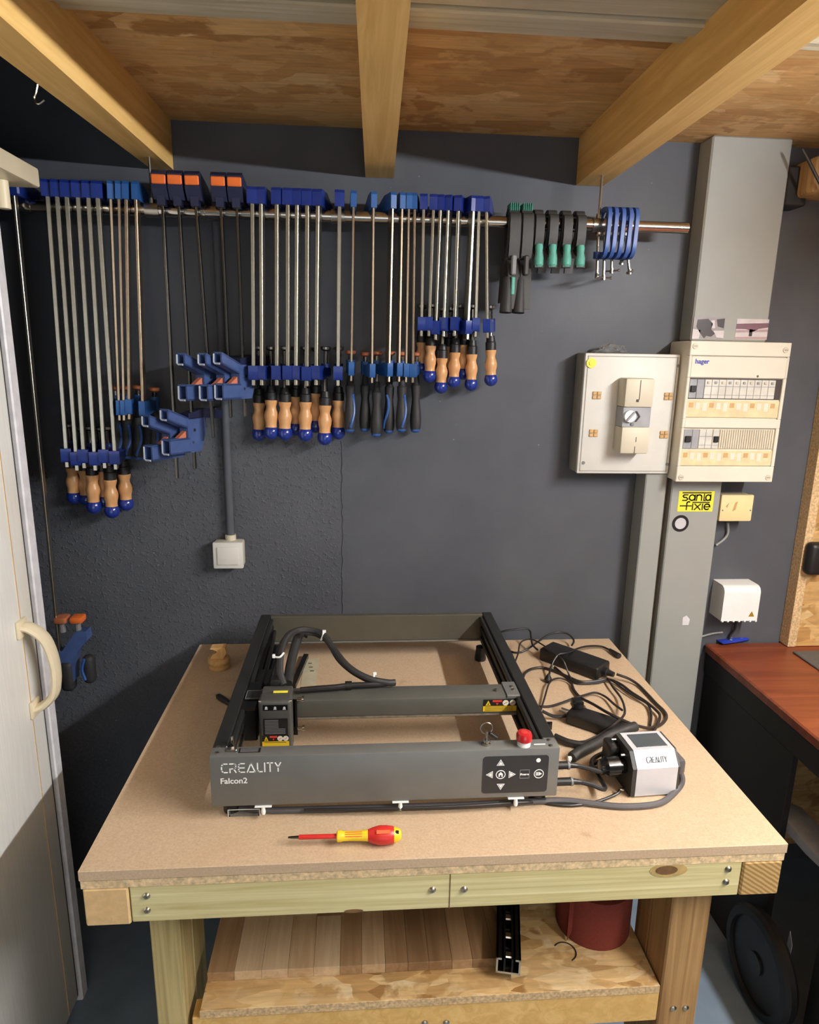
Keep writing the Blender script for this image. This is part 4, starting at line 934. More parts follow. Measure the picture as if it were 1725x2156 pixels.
q0 = PY(464, 1650, EY0); q1 = PY(521, 1640, EY0); text('Falcon2', .0155, (q0.x, EY0-.0001, q0.z), (1, 0, 0), (0, 0, 1), m_whiteprint, 'model_lettering', ff, .0003, q1.x-q0.x)
# control panel
p0 = PY(1018, 1593, EY0); p1 = PY(1151, 1666, EY0)
def rrect(x0, z0, x1, z1, r, y, n=5):
    P = []
    for cx_, cz_, a0 in ((x1-r, z1-r, 0), (x0+r, z1-r, 90), (x0+r, z0+r, 180), (x1-r, z0+r, 270)):
        for k in range(n+1): a = math.radians(a0+90*k/n); P.append((cx_+r*math.cos(a), y, cz_+r*math.sin(a)))
    return P
b = MB(); b.prism(rrect(p0.x, p1.z, p1.x, p0.z, .006, EY0+.0005), (0, -.0012, 0)); cpn = obj('control_panel', b, m_panelbk, en)
def kp(u, v): return PY(980+u/8.625, 1530+v/8.625, EY0)
YP = EY0-.0007
def tri(c, r, ang, name):
    b = MB(); P = lambda q: [(c.x+q*math.cos(ang+k*2*math.pi/3), YP, c.z+q*math.sin(ang+k*2*math.pi/3)) for k in range(3)]
    b.prism(P(r), (0, -.0003, 0)); b.m = 1; b.prism([(x, y-.0003, z) for x, y, z in P(r*.72)], (0, -.0002, 0)); b.m = 0; b.prism([(x, y-.0005, z) for x, y, z in P(r*.52)], (0, -.0002, 0))
    obj(name, b, [m_whiteprint, m_greyprint], cpn)
for (u, v, a) in ((641, 665, 90), (640, 1070, 270), (455, 868, 180), (830, 862, 0)): tri(kp(u, v), .0085, math.radians(a), 'arrow_button')
def ring(c, r0, r1, b, y):
    n = 24
    vs = [(c.x+r*math.cos(2*math.pi*k/n), yy, c.z+r*math.sin(2*math.pi*k/n)) for yy in (y, y-.0004) for r in (r0, r1) for k in range(n)]
    fs = []
    for k in range(n):
        j = (k+1) % n; fs += [[k, j, n+j, n+k], [2*n+k, 3*n+k, 3*n+j, 2*n+j], [k, 2*n+k, 2*n+j, j], [n+k, n+j, 3*n+j, 3*n+k]]
    b.add(vs, fs)
c = kp(641, 865); b = MB(); ring(c, .0075, .009, b, YP)
b.prism([(c.x-.004, YP, c.z-.0045), (c.x-.004, YP, c.z+.0012), (c.x, YP, c.z+.0052), (c.x+.004, YP, c.z+.0012), (c.x+.004, YP, c.z-.0045), (c.x+.0014, YP, c.z-.0045), (c.x+.0014, YP, c.z-.001), (c.x-.0014, YP, c.z-.001), (c.x-.0014, YP, c.z-.0045)], (0, -.0004, 0)); obj('home_button', b, m_whiteprint, cpn)
c = kp(1333, 850); b = MB(); ring(c, .0078, .0092, b, YP); b.prism([(c.x, YP, c.z-.004), (c.x, YP, c.z+.004), (c.x+.006, YP, c.z)], (0, -.0004, 0))
for dx in (-.005, -.0032, -.0014): b.box((c.x+dx-.0006, YP-.0004, c.z-.0035), (c.x+dx+.0006, YP, c.z+.0035))
obj('play_button', b, m_whiteprint, cpn)
c = kp(1328, 605); b = MB(); b.lathe((c.x, YP, c.z), (0, -1, 0), [(0, .0042), (.0004, .0042)], 20); obj('status_dot', b, m_whiteprint, cpn)
c = kp(1075, 856); b = MB(); g = .0085
b.ribbon([(c.x-g, YP, c.z-g), (c.x+g, YP, c.z-g), (c.x+g, YP, c.z+g), (c.x-g, YP, c.z+g), (c.x-g, YP, c.z-g)], .0012, (0, -1, 0), .0003); obj('frame_button', b, m_greyprint, cpn)
text('Frame', .0052, (c.x-.0082, YP-.0001, c.z-.0018), (1, 0, 0), (0, 0, 1), m_whiteprint, 'frame_text', cpn, .0004, .0164)
# emergency stop, key switch, small print on top of the front bar
c = PZ(1103, 1568, EZ1); c.y = min(c.y, EY0+.017)
b = MB(); b.lathe((c.x, c.y, EZ1), (0, 0, 1), [(0, .012), (.004, .012), (.005, .009), (.012, .009)], 20); bs = obj('stop_button_collar', b, m_white, en)
b = MB(); b.lathe((c.x, c.y, EZ1+.009), (0, 0, 1), [(0, .012), (.002, .0145), (.012, .0145), (.016, .0125), (.017, .009), (.0165, .0001)], 28); sbn = obj('stop_button', b, m_red, en)
b = MB(); b.lathe((c.x, c.y, EZ1+.0255), (0, 0, 1), [(0, .006), (.0006, .006)], 20); obj('stop_mark', b, m_redprint, sbn)
b = MB(); b.box((c.x+.019, c.y-.0015, EZ1), (c.x+.040, c.y+.0015, EZ1+.0004)); obj('small_print', b, m_whiteprint, ff)
c = PZ(1024, 1566, EZ1); c.y = min(c.y, EY0+.017)
b = MB(); b.lathe((c.x, c.y, EZ1), (0, 0, 1), [(0, .0085), (.004, .0085), (.005, .006), (.010, .006)], 18); ks = obj('key_switch', b, m_chrome, en)
b = MB(); b.box((c.x-.0012, c.y-.004, EZ1+.008), (c.x+.0012, c.y+.004, EZ1+.026), .0008); obj('key', b, m_steel, ks)
b = MB(); n = 20; b.tube([(c.x+.011*math.cos(2*math.pi*k/n), c.y+.004, EZ1+.030+.011*math.sin(2*math.pi*k/n)) for k in range(n+1)], .0009, 6, 2); obj('key_ring', b, m_steel, ks)
b = MB(); b.M = Matrix.Translation((c.x+.012, c.y+.002, EZ1+.016)) @ Matrix.Rotation(.6, 4, 'Y'); b.box((-.009, -.003, -.003), (.009, .003, .003), .001); obj('spare_key', b, m_black, ks)
# corner name plates on the front-left
c = PZ(490, 1580, EZ1); b = MB(); b.box((c.x-.010, c.y-.005, EZ1), (c.x+.008, c.y+.006, EZ1+.004), .001); obj('corner_bracket', b, m_steel, ff)
b = MB(); b.cyl((c.x-.004, c.y+.018, EZ1-.01), (c.x-.004, c.y+.018, EZ1+.018), .0025, None, 10); obj('limit_pin', b, m_chrome, en)
c = PZ(526, 1580, EZ1); b = MB(); b.box((c.x-.019, c.y-.007, EZ1), (c.x+.019, c.y+.007, EZ1+.0005)); b.m = 1
for k in range(4): b.box((c.x-.016, c.y-.0055+k*.003, EZ1+.0005), (c.x+.015, c.y-.0043+k*.003, EZ1+.0008))
obj('type_plate', b, [m_black, m_greyprint], ff)
# gantry beam
GY0, GY1 = 1.258, 1.313; GZ1 = .975
gz0 = PY(860, 1513, GY0).z
b = MB(); b.box((EX0+.034, GY0, gz0+.008), (EX1-.0275, GY1, GZ1), .003, 2); m_gant = M('dark_olive_paint', (92, 92, 86), .42, .2, .05, 20)
ga = obj('gantry_beam', b, m_gant, en)
b = MB(); b.box((EX0+.04, GY0+.003, gz0), (EX1-.03, GY1-.003, gz0+.0075), .002); obj('dusty_slot_cover', b, M('dust_grey', (120, 112, 98), .8, 0, .25, 90), ga)
b = MB(); b.box((EX1-.055, GY0-.002, GZ1-.004), (EX1-.0265, GY1+.003, GZ1+.003), .001); eb = obj('end_bracket', b, m_engr, ga)
for px, py in ((1045, 1452), (1077, 1446), (1081, 1452)):
    c = PZ(px, py, GZ1+.003); b = MB(); b.lathe((c.x, c.y, GZ1+.0025), (0, 0, 1), [(0, .004), (.002, .004), (.003, .002)], 12); obj('bracket_bolt', b, m_screw, ga)
def warn_sticker(c0, c1, Y, parent, lines=3):
    """landscape warning label in the plane y = Y"""
    W_ = c1.x-c0.x; H_ = c0.z-c1.z; b = MB(); b.box((c0.x, Y-.0005, c1.z), (c1.x, Y, c0.z))
    pt = lambda fx, fz, d=.0006: (c0.x+W_*fx, Y-d, c0.z-H_*fz)
    b.m = 1; b.prism([pt(0, .56), pt(1, .56), pt(1, 1), pt(0, 1)], (0, -.0002, 0)); b.prism([pt(.07, .5), pt(.23, .5), pt(.15, .08)], (0, -.0002, 0))
    b.m = 2; b.prism([pt(.28, .05), pt(.56, .05), pt(.56, .22), pt(.28, .22)], (0, -.0002, 0)); b.prism([pt(.38, .3), pt(.46, .3), pt(.42, .5)], (0, -.0002, 0))
    b.m = 3
    for fx in (.67, .88):
        cc = pt(fx, .30); b.lathe(V(cc), (0, -1, 0), [(0, H_*.24), (.0002, H_*.24)], 16)
    b.m = 0
    for k in range(lines): b.prism([pt(.06, .62+k*.13, .0009), pt(.9, .62+k*.13, .0009), pt(.9, .66+k*.13, .0009), pt(.06, .66+k*.13, .0009)], (0, -.0001, 0))
    for fx in (.67, .88): b.m = 2; b.prism([pt(fx-.05, .36, .0009), pt(fx+.05, .2, .0009), pt(fx+.05, .25, .0009), pt(fx-.05, .41, .0009)], (0, -.0001, 0))
    b.m = 0
    b.prism([pt(.13, .45, .0009), pt(.17, .45, .0009), pt(.15, .25, .0009)], (0, -.0001, 0))
    return obj('warning_label', b, [m_black, m_warn, m_redprint, m_sdyel if False else m_cream], parent)
warn_sticker(PY(1018, 1473, GY0), PY(1087, 1496, GY0), GY0, ga)
# laser head
HY0, HY1 = 1.212, 1.2395
HZ_ = 1.0
hxl = PY(543, 1474, HY0).x; hxr = PY(613, 1474, HY0).x
b = MB(); b.box((hxl, HY0, .885), (hxr, HY1+.012, HZ_), .006, 3); m_head = M('dark_head_paint', (78, 77, 74), .42, .2, .05, 20)
lh = obj('laser_head', b, m_head, en)
b = MB(); b.box((hxl+.002, HY1+.0125, .980), (hxr-.002, 1.277, HZ_-.0005), .003, 2); obj('rear_cap', b, m_head, en)
b = MB(); b.box((hxr-.004, HY1+.0125, gz0-.01), (hxr+.004, GY0-.0005, .979), .001); b.box((hxl-.004, HY1+.0125, .9), (hxr+.008, GY0-.0005, .979), .001); obj('head_plate', b, m_blackgl, en)
for z in (.985, .92):
    b = MB(); b.cyl((hxr+.008, GY0-.012, z), (hxr+.022, GY0-.012, z), .003, None, 10); b.cyl((hxr+.018, GY0-.012, z), (hxr+.022, GY0-.012, z), .006, None, 14); obj('thumb_screw', b, m_chrome, en)
def hp_(u, v, Y=HY0): return PY(460+u/6.955, 1290+v/6.955, Y)
q0 = hp_(650, 1355); q1 = hp_(1015, 1425); b = MB(); b.box((q0.x, HY0-.0006, q1.z), (q1.x, HY0, q0.z)); b.m = 1
for u in (700, 830, 965):
    c = hp_(u, 1390); b.lathe((c.x, HY0-.0006, c.z), (0, -1, 0), [(0, .0025), (.0006, .0025)], 12); c = hp_(u, 1412); b.box((c.x-.003, HY0-.001, c.z-.0007), (c.x+.003, HY0-.0005, c.z+.0007))
obj('indicator_window', b, [m_blackgl, m_alu], lh)
q0 = hp_(655, 1555); q1 = hp_(1020, 1795); b = MB(); b.box((q0.x, HY0-.0006, q1.z), (q1.x, HY0, q0.z)); b.m = 1
for k in range(10): 
    z = q0.z+(q1.z-q0.z)*(.1+k*.085); b.box((q0.x+.003, HY0-.0009, z-.0006), (q0.x+(q1.x-q0.x)*(.62 if k < 6 else .9), HY0-.0005, z+.0006))
obj('instruction_label', b, [m_black, m_greyprint], lh)
warn_sticker(hp_(640, 1800), hp_(1038, 1945), HY0, lh, 1)
c = PZ(591, 1457, HZ_); b = MB(); b.box((c.x-.0145, c.y-.004, HZ_), (c.x+.0145, c.y+.004, HZ_+.0012), .0004); obj('top_sticker', b, m_yellow, lh)
for px, py in ((547, 1472), (612, 1470)):
    c = PY(px, py, HY0+.004); b = MB(); b.sphere((c.x, HY0+.005, HZ_-.003), .0032, 10); obj('corner_screw', b, m_chrome, lh)
b = MB(); b.box((hxl+.016, 1.2775, HZ_-.018), (hxl+.046, 1.302, HZ_+.012), .004, 2); obj('cable_plug', b, m_black, lh)
# gantry end carriage at the left and its plate
b = MB(); b.box((EX0+.0265, 1.225, .905), (EX0+.058, GY1+.03, GZ1+.001), .003); ec = obj('end_carriage', b, m_blackgl, en)
q0 = PZ(527, 1437, .985); b = MB(); b.box((EX0+.0285, 1.262, GZ1+.0012), (EX0+.078, 1.298, GZ1+.004), .0006); b.m = 1
b.ribbon([(EX0+.030, 1.264, GZ1+.004), (EX0+.076, 1.264, GZ1+.004), (EX0+.076, 1.296, GZ1+.004), (EX0+.030, 1.296, GZ1+.004), (EX0+.030, 1.264, GZ1+.004)], .0012, (0, 0, 1), .0003); obj('name_plate', b, [m_engrdk, m_greyprint], ec)
# vertical circuit cover behind the head and motor
b = MB(); b.box((EX0+.028, GY1+.035, .895), (EX0+.075, GY1+.105, .968), .003); obj('stepper_motor', b, m_engrdk, en)
b = MB(); b.box((EX0+.030, GY1+.108, .90), (EX0+.062, 1.60, .945), .004); obj('drive_cover', b, m_blackgl, en)
# cable loom of the gantry
loom = [PZ(598, 1442, 1.0), PZ(590, 1415, 1.02), PZ(592, 1375, 1.045), PZ(604, 1342, 1.06), PZ(628, 1327, 1.06), PZ(660, 1328, 1.055), PZ(682, 1338, 1.05), PZ(705, 1370, 1.03), PZ(735, 1405, 1.01), PZ(775, 1428, .995), PZ(815, 1437, .986), PZ(832, 1437, .984)]
b = MB(); b.tube(loom, .0072, 10); lo_ = obj('cable_loom', b, m_sleeve, en)
b = MB(); b.tube([PZ(606, 1440, .985), PZ(612, 1400, 1.0), PZ(622, 1360, 1.02), PZ(634, 1332, 1.035), PZ(650, 1335, 1.03)], .0105, 12); obj('cable_loom', b, m_sleeve, en)
b = MB(); b.tube([PZ(634, 1332, 1.035), PZ(665, 1336, 1.03), PZ(690, 1352, 1.03), PZ(712, 1388, 1.01), PZ(742, 1415, .995), PZ(780, 1436, .985)], .005, 10); obj('cable_loom', b, m_sleeve, en)
b = MB(); b.tube([PZ(632, 1453, .984), PZ(665, 1450, .985), PZ(705, 1447, .985), PZ(740, 1443, .985), PZ(790, 1441, .984), PZ(832, 1437, .983)], .0062, 10); obj('cable_loom', b, m_cable, en)
for P_ in ([(552, 1440, .965), (562, 1405, .965), (572, 1365, .96), (578, 1330, .955)], [(566, 1442, .975), (578, 1400, .985), (590, 1360, .99), (606, 1335, 1.0)], [(540, 1438, .96), (552, 1395, .955), (566, 1350, .95), (574, 1318, .95)], [(580, 1445, .99), (584, 1410, 1.0), (596, 1365, 1.01), (610, 1338, 1.02)]):
    b = MB(); b.tube([PZ(*q_) for q_ in P_], .0052, 8); obj('chain_cable', b, m_cable, en)
b = MB(); c = PZ(734, 1443, .985); b.cyl(c-V((.007, 0, 0)), c+V((.007, 0, 0)), .009, None, 14); obj('cable_ferrite', b, m_black, lo_)
for px, py, z, dx in ((680, 1337, 1.05, 0), (786, 1426, .994, 0), (586, 1380, 1.045, 0)):
    c = PZ(px, py, z); b = MB()
    if px == 586: b.tube([c+V((-.008, -.002, -.002)), c+V((.004, -.008, .0)), c+V((.012, 0, .006))], .0022, 8); b.box(c+V((-.012, -.006, -.004)), c+V((-.006, 0, .004)), .001)
    else: b.tube([c+V((-.004, -.004, -.010)), c+V((0, -.008, 0)), c+V((.002, -.002, .009))], .0024, 8); b.box(c+V((-.001, -.004, .006)), c+V((.007, .002, .012)), .001)
    obj('cable_tie', b, m_white, lo_)
# black spare profile and leaflet seen through the frame
q = [PZ(614, 1445, T+.02), PZ(635, 1395, T+.02)]
b = MB(); a = PZ(612, 1450, T); d_ = PZ(640, 1385, T); u = (d_-a); u.z = 0; wv = V((u.y, -u.x, 0)).normalized()*.013
b.prism([a, a+wv, d_+wv, d_], (0, 0, .012)); tag(obj('black_offcut', b, m_blackgl), 'narrow glossy black strip lying on the bench inside the engraver frame', 'strip')
b = MB(); pl_ = [PZ(628, 1443, T), PZ(660, 1443, T), PZ(668, 1386, T), PZ(638, 1390, T)]; b.prism([V((p.x+.006, p.y, T+.0002)) for p in pl_], (0, 0, .0008)); b.m = 1
for k in range(3):
    p = PZ(652+k*2, 1398+k*8, T); b.box((p.x-.004, p.y, T+.001), (p.x+.006, p.y+.004, T+.0013))
tag(obj('test_card', b, [M('greenish_card', (188, 182, 156), .5), m_olive]), 'small greenish grey test card on the bench behind the laser head', 'card')

# front cable clips and clear piece
for px, nx in ((555, 0), (843, 1), (1085, 2)):
    c = PY(px, 1694-nx*4, EY0+.004); cl = thing('cable_clip', ['white adhesive cable clip under the engraver front, leftmost of three', 'white adhesive cable clip under the engraver front, middle of three', 'white adhesive cable clip under the engraver front, beneath the control panel'][nx], 'clip', (c.x, EY0+.002, EZ0-.003), 'white clips under the engraver front')
    b = MB(); b.box((c.x-.015, EY0-.003, EZ0-.0042), (c.x+.015, EY0+.014, EZ0-.0022), .0005); obj('clip_plate', b, m_white, cl)
    b = MB(); b.lathe((c.x, EY0, EZ0-.0045), (0, 0, -1), [(0, .003), (.004, .0035), (.009, .0042), (.014, .0035)], 10); obj('tie_tail', b, m_white, cl)
q0 = PZ(481, 1720, T); q1 = PZ(548, 1716, T); ac = thing('acrylic_block', 'clear acrylic U-shaped piece lying under the engraver front edge', 'acrylic piece', (q0.x, q0.y, T))
b = MB(); b.box((q0.x, q0.y, T+.0003), (q1.x, q0.y+.022, T+.003)); b.box((q0.x, q0.y, T+.0003), (q0.x+.003, q0.y+.022, T+.014)); b.box((q1.x-.003, q0.y, T+.0003), (q1.x, q0.y+.022, T+.014)); b.box((q0.x, q0.y+.019, T+.0003), (q1.x, q0.y+.022, T+.014)); obj('clear_body', b, m_clear, ac)
b = MB(); b.ribbon([(q0.x, q0.y-.0003, T+.001), (q0.x, q0.y-.0003, T+.0145), (q1.x, q0.y-.0003, T+.0145), (q1.x, q0.y-.0003, T+.001)], .0012, (0, -1, 0), .0004); obj('bright_edge', b, m_white, ac)

# ------------------------------------------------------------ screwdriver
s0 = PZ(607, 1768, T+.012); s1 = PZ(846, 1762, T+.012); ax = V((s1.x-s0.x, s1.y-s0.y, 0)); L = ax.length; ax.normalize()
sd = thing('screwdriver', 'red and yellow insulated screwdriver lying on the bench front', 'screwdriver', (s0.x, s0.y, T))
o = V((s0.x, s0.y, T+.0165)); tilt = V((ax.x, ax.y, .0))
f = lambda px: (PZ(px, 1764, T+.012).x-s0.x)/ax.x
b = MB(); b.lathe(o, tilt, [(0, .0014), (.006, .0022), (f(632)-.0, .0026)], 12); obj('blade', b, m_bardk, sd)
b = MB(); b.lathe(o, tilt, [(f(630), .0035), (f(632), .004), (f(712), .004)], 14); obj('shaft', b, m_sdred, sd)
b = MB(); b.lathe(o, tilt, [(f(709), .007), (f(711), .0095), (f(719), .0095), (f(722), .0082), (f(740), .0080), (f(768), .0088), (f(777), .0096)], 22); nk = obj('yellow_collar', b, m_sdyel, sd)
b = MB(); b.lathe(o, tilt, [(f(775), .0096), (f(784), .0125), (f(798), .0155), (f(812), .0157), (f(828), .0138), (f(834), .011)], 24); gp = obj('grip', b, m_sdred, sd)
b = MB(); b.lathe(o, tilt, [(f(826), .0136), (f(831), .0128), (f(840), .0105), (f(845), .007), (f(846), .0003)], 22); cap = obj('end_cap', b, m_sdyel, sd)
nv = V((0, -.55, .83)).normalized(); sv = ax.cross(nv)
for k in range(3):
    a = o+ax*(f(728))+nv*.0088+V((0, 0, 0)); b = MB(); off = nv.cross(ax)*(.0035-.0035*k)
    b.ribbon([a+off-nv*(.0008 if k != 1 else .0002), a+off+ax*(f(762)-f(728))-nv*(.0006 if k != 1 else .0)], .0012, nv, .0003); obj('small_print', b, m_sdprint, nk)
a = o+nv*.0157; b = MB(); b.ribbon([a+ax*f(796), a+ax*f(818)-nv*.0002], .006, nv, .0006); obj('grip_print', b, m_sdprint, gp)
b = MB(); a = o+ax*f(836)+nv*.0105; b.box(a-V((.003, .002, .003)), a+V((.003, .003, .003)), .001); obj('cap_hole', b, m_black, cap)

# wooden peg and dark piece with brass tip
c = PZ(462, 1405, T); pg = thing('turned_wooden_piece', 'small turned wooden piece with notched head on the bench back corner', 'wooden piece', c)
b = MB(); b.lathe((c.x, c.y, T+.0004), (0, 0, 1), [(0, .026), (.003, .028), (.009, .028), (.012, .023), (.016, .022), (.019, .029), (.027, .0285), (.029, .026), (.031, .0)], 28); obj('base', b, m_pegwood, pg)
b = MB(); nn = 10
P = [(-.020, .030), (.014, .030), (.022, .045), (.019, .062), (-.018, .060), (-.019, .056)]+[(-.012+.010*math.sin(math.pi*k/6), .056-.014*k/6) for k in range(7)]
b.prism([(c.x+x, c.y-.012, T+z) for x, z in P], (0, .024, 0)); obj('notched_head', b, m_pegwood, pg)
c = PZ(457, 1464, T+.008); e = PZ(486, 1483, T+.008); bt = thing('black_connector', 'small black barrel with brass tip beside the engraver left side', 'connector', (c.x, c.y, T))
d_ = (e-c).normalized(); b = MB(); b.lathe(c, d_, [(.002, .004), (.008, .0075), (.03, .0075), ((e-c).length, .0055)], 14); obj('barrel', b, m_black, bt)
b = MB(); b.lathe(c, d_, [(-.004, .003), (.003, .004)], 12); obj('tip', b, m_gold, bt)

# ------------------------------------------------------------ power supplies, cables, pump
def brick(pts, z0, z1, label, bev=.006):
    c = sum((V(p) for p in pts), V())/len(pts)
    t = thing('power_supply', label, 'power supply', (c.x, c.y, z0))
    bm = bmesh.new(); vs = [bm.verts.new((p[0], p[1], z)) for z in (z0, z1) for p in pts]
    n = len(pts); bm.faces.new(vs[:n][::-1]); bm.faces.new(vs[n:])
    for i in range(n): bm.faces.new([vs[i], vs[(i+1) % n], vs[n+(i+1) % n], vs[n+i]])
    bmesh.ops.bevel(bm, geom=bm.edges[:], offset=bev, segments=3, affect='EDGES', profile=.5)
    b = MB(); b.frombm(bm); obj('casing', b, m_black, t); return t
q = [PZ(1168, 1349, T+.035), PZ(1290, 1391, T+.035), PZ(1255, 1410, T+.035), PZ(1133, 1365, T+.035)]
ctr = sum(q, V())/4; u = (q[1]-q[0]).normalized(); u.z = 0; u.normalize(); v = V((u.y, -u.x, 0)); hl = (q[1]-q[0]).length/2; hw = .034
Q = [ctr-u*hl+v*-hw, ctr+u*hl+v*-hw, ctr+u*hl+v*hw, ctr-u*hl+v*hw]
pw = brick(Q, T+.0005, T+.036, 'large black power supply brick at the back right of the bench')
e = ctr+u*(hl-.002); b = MB(); b.lathe((e.x, e.y, T+.018), u, [(0, .012), (.012, .012), (.014, .009), (.03, .0065)], 14); obj('mains_plug', b, m_cable, pw)
e2 = e+u*.02
q = [PZ(1208, 1476, T+.028), PZ(1322, 1512, T+.028), PZ(1295, 1540, T+.028), PZ(1200, 1512, T+.028)]
ctr2 = sum(q, V())/4; u2 = V((q[1].x-q[0].x, q[1].y-q[0].y, 0)).normalized(); v2 = V((u2.y, -u2.x, 0)); hl = .062; hw = .025
Q = [ctr2-u2*hl-v2*hw, ctr2+u2*hl-v2*hw, ctr2+u2*hl+v2*hw, ctr2-u2*hl+v2*hw]
pw2 = brick(Q, T+.0005, T+.03, 'smaller black power adapter beside the engraver, behind the silver pump', .007)
b = MB(); c = ctr2-u2*(hl-.012)-v2*.01; b.box(V((c.x-.012, c.y-.012, T+.029)), V((c.x+.014, c.y+.014, T+.05)), .005, 2); obj('plug_head', b, m_blackgl, pw2)
c = ctr2-u2*hl
for s_ in (-.007, .007):
    b = MB(); a = c+v2*s_; b.cyl((a.x, a.y, T+.018), (a.x-u2.x*.022, a.y-u2.y*.022, T+.018), .0022, None, 8); obj('plug_pin', b, m_chrome, pw2)

def zc(u, v, h): return PZ(1030+u/3.833, 1300+v/3.833, T+h)
def cable(name, label, pts, r, mat, cat='cable'):
    b = MB(); b.tube([zc(*p) for p in pts], r, 8, 6); return tag(obj(name, b, mat), label, cat)
R_ = .0028
cable('black_cable', 'thin black cable rising behind the engraver back corner to the large power brick', [(70, 125, .035), (130, 108, .045), (220, 96, .05), (300, 92, .05), (332, 112, .045), (340, 160, .035), (352, 220, .022), (392, 262, .016)], R_, m_cable)
cable('black_cable', 'thin black cable looping over the bench back edge behind the large brick', [(140, 262, .004), (220, 284, .004), (300, 262, .01), (390, 200, .02), (480, 140, .03), (560, 120, .032), (640, 135, .03), (684, 185, .02), (668, 226, .012)], R_, m_cable)
cable('dark_cable', 'dark cable arching from the engraver side over the large power brick', [(205, 372, .004), (235, 290, .015), (250, 212, .03), (295, 180, .036), (360, 182, .04), (450, 232, .042), (545, 298, .042), (600, 350, .038), (640, 450, .012), (665, 500, .006)], R_*.8, m_cablebr)
cable('plug_cable', 'dark cable crossing the large brick to a small plug at the bench right edge', [(480, 500, .006), (500, 400, .02), (555, 305, .042), (640, 285, .042), (720, 250, .03), (800, 232, .015), (900, 233, .008), (970, 262, .006), (1040, 306, .006)], R_, m_cable)
cable('mains_cable', 'thick black mains cable curving from the large brick round to the adapter', [(1030, 458, .018), (1075, 474, .016), (1130, 495, .012), (1200, 540, .006), (1280, 620, .005), (1350, 695, .005), (1410, 752, .005), (1432, 805, .005), (1392, 862, .006), (1300, 892, .012), (1200, 875, .03), (1100, 838, .036), (960, 770, .04), (840, 700, .02), (740, 648, .008), (685, 585, .006), (668, 535, .006)], .0036, m_cablebr)
cable('mains_cable', 'thick dark cable from the engraver side running in the upper cable bundle', [(270, 505, .02), (290, 450, .012), (345, 415, .006), (430, 405, .005), (530, 432, .005), (640, 478, .005), (740, 518, .005), (850, 515, .005), (960, 500, .008), (1060, 536, .010), (1150, 604, .010), (1260, 675, .010), (1345, 745, .010), (1380, 800, .010), (1340, 900, .008), (1300, 960, .006)], .0034, m_cablebr)
cable('dark_cable', 'dark cable lying beside the thick one across the middle of the bench right', [(530, 400, .004), (600, 460, .004), (680, 520, .004), (760, 532, .006), (880, 525, .006), (980, 505, .01), (1080, 575, .01), (1180, 640, .01), (1280, 700, .008), (1310, 790, .006), (1300, 870, .004)], R_, m_cable)
cable('thin_cable', 'thin dark cable bowing from the engraver right side over the adapter plug', [(380, 715, .004), (480, 718, .004), (580, 692, .006), (680, 655, .012), (780, 625, .012), (860, 608, .01), (940, 640, .008), (1010, 700, .012), (1075, 748, .02)], R_, m_cablebr)
cable('thin_cable', 'thin dark cable standing up beside the engraver right side', [(412, 768, .006), (448, 650, .01), (490, 525, .014), (560, 490, .01), (630, 510, .006), (672, 548, .005)], R_*.8, m_cablebr)
cable('thin_cable', 'thin dark cable dropping from the bundle to the front of the adapter', [(960, 495, .012), (1000, 562, .012), (1062, 645, .012), (1092, 722, .02), (1088, 790, .034), (1010, 862, .036), (900, 942, .012), (800, 992, .005), (730, 1006, .005), (650, 1000, .005)], R_, m_cablebr)
b = MB(); c = zc(478, 500, .008); b.lathe(c+V((0, 0, -.007)), (0, 0, 1), [(0, .008), (.008, .010), (.016, .006), (.022, .003)], 12); tag(obj('cable_knot', b, m_cable), 'small black cable strain knob lying on the bench between the cables', 'connector')
b = MB(); c = zc(975, 262, .008); e = zc(1050, 312, .008); b.cyl(c, e, .005, .008, 10); tag(obj('small_plug', b, m_cable), 'small black plug at the right back edge of the bench', 'plug')
# black jack plugs beside the engraver
b = MB(); b.box(zc(440, 905, .0), zc(545, 905, .02)+V((0, .03, .0)), .007, 2); c = min(v.z for v in b.v)
for v in b.v: v.z += T+.0005-c
tag(obj('plug_block', b, m_blackgl), 'glossy black plug block touching the engraver right side', 'plug')
b = MB(); b.tube([zc(530, 960, .012), zc(620, 1000, .010), zc(700, 1020, .009), zc(780, 1030, .009), zc(860, 1040, .009)], .0075, 10); tag(obj('plug_lead', b, m_cable), 'thick black plug lead running from the plug block towards the pump', 'cable')
b = MB(); b.tube([zc(430, 755, .02), zc(500, 790, .012), zc(560, 800, .010), zc(640, 790, .012)], .004, 8); tag(obj('jack_lead', b, m_cable), 'short black lead with jack at the adapter pins', 'cable')
b = MB(); b.tube([zc(670, 1130, .012), zc(740, 1080, .016), zc(860, 1020, .018), zc(980, 950, .022), (zc(1100, 905, .03)), zc(1180, 880, .03)], .011, 12); tag(obj('braided_sleeve', b, m_sleeve), 'thick black braided cable sleeve lying behind the pump', 'cable sleeve')
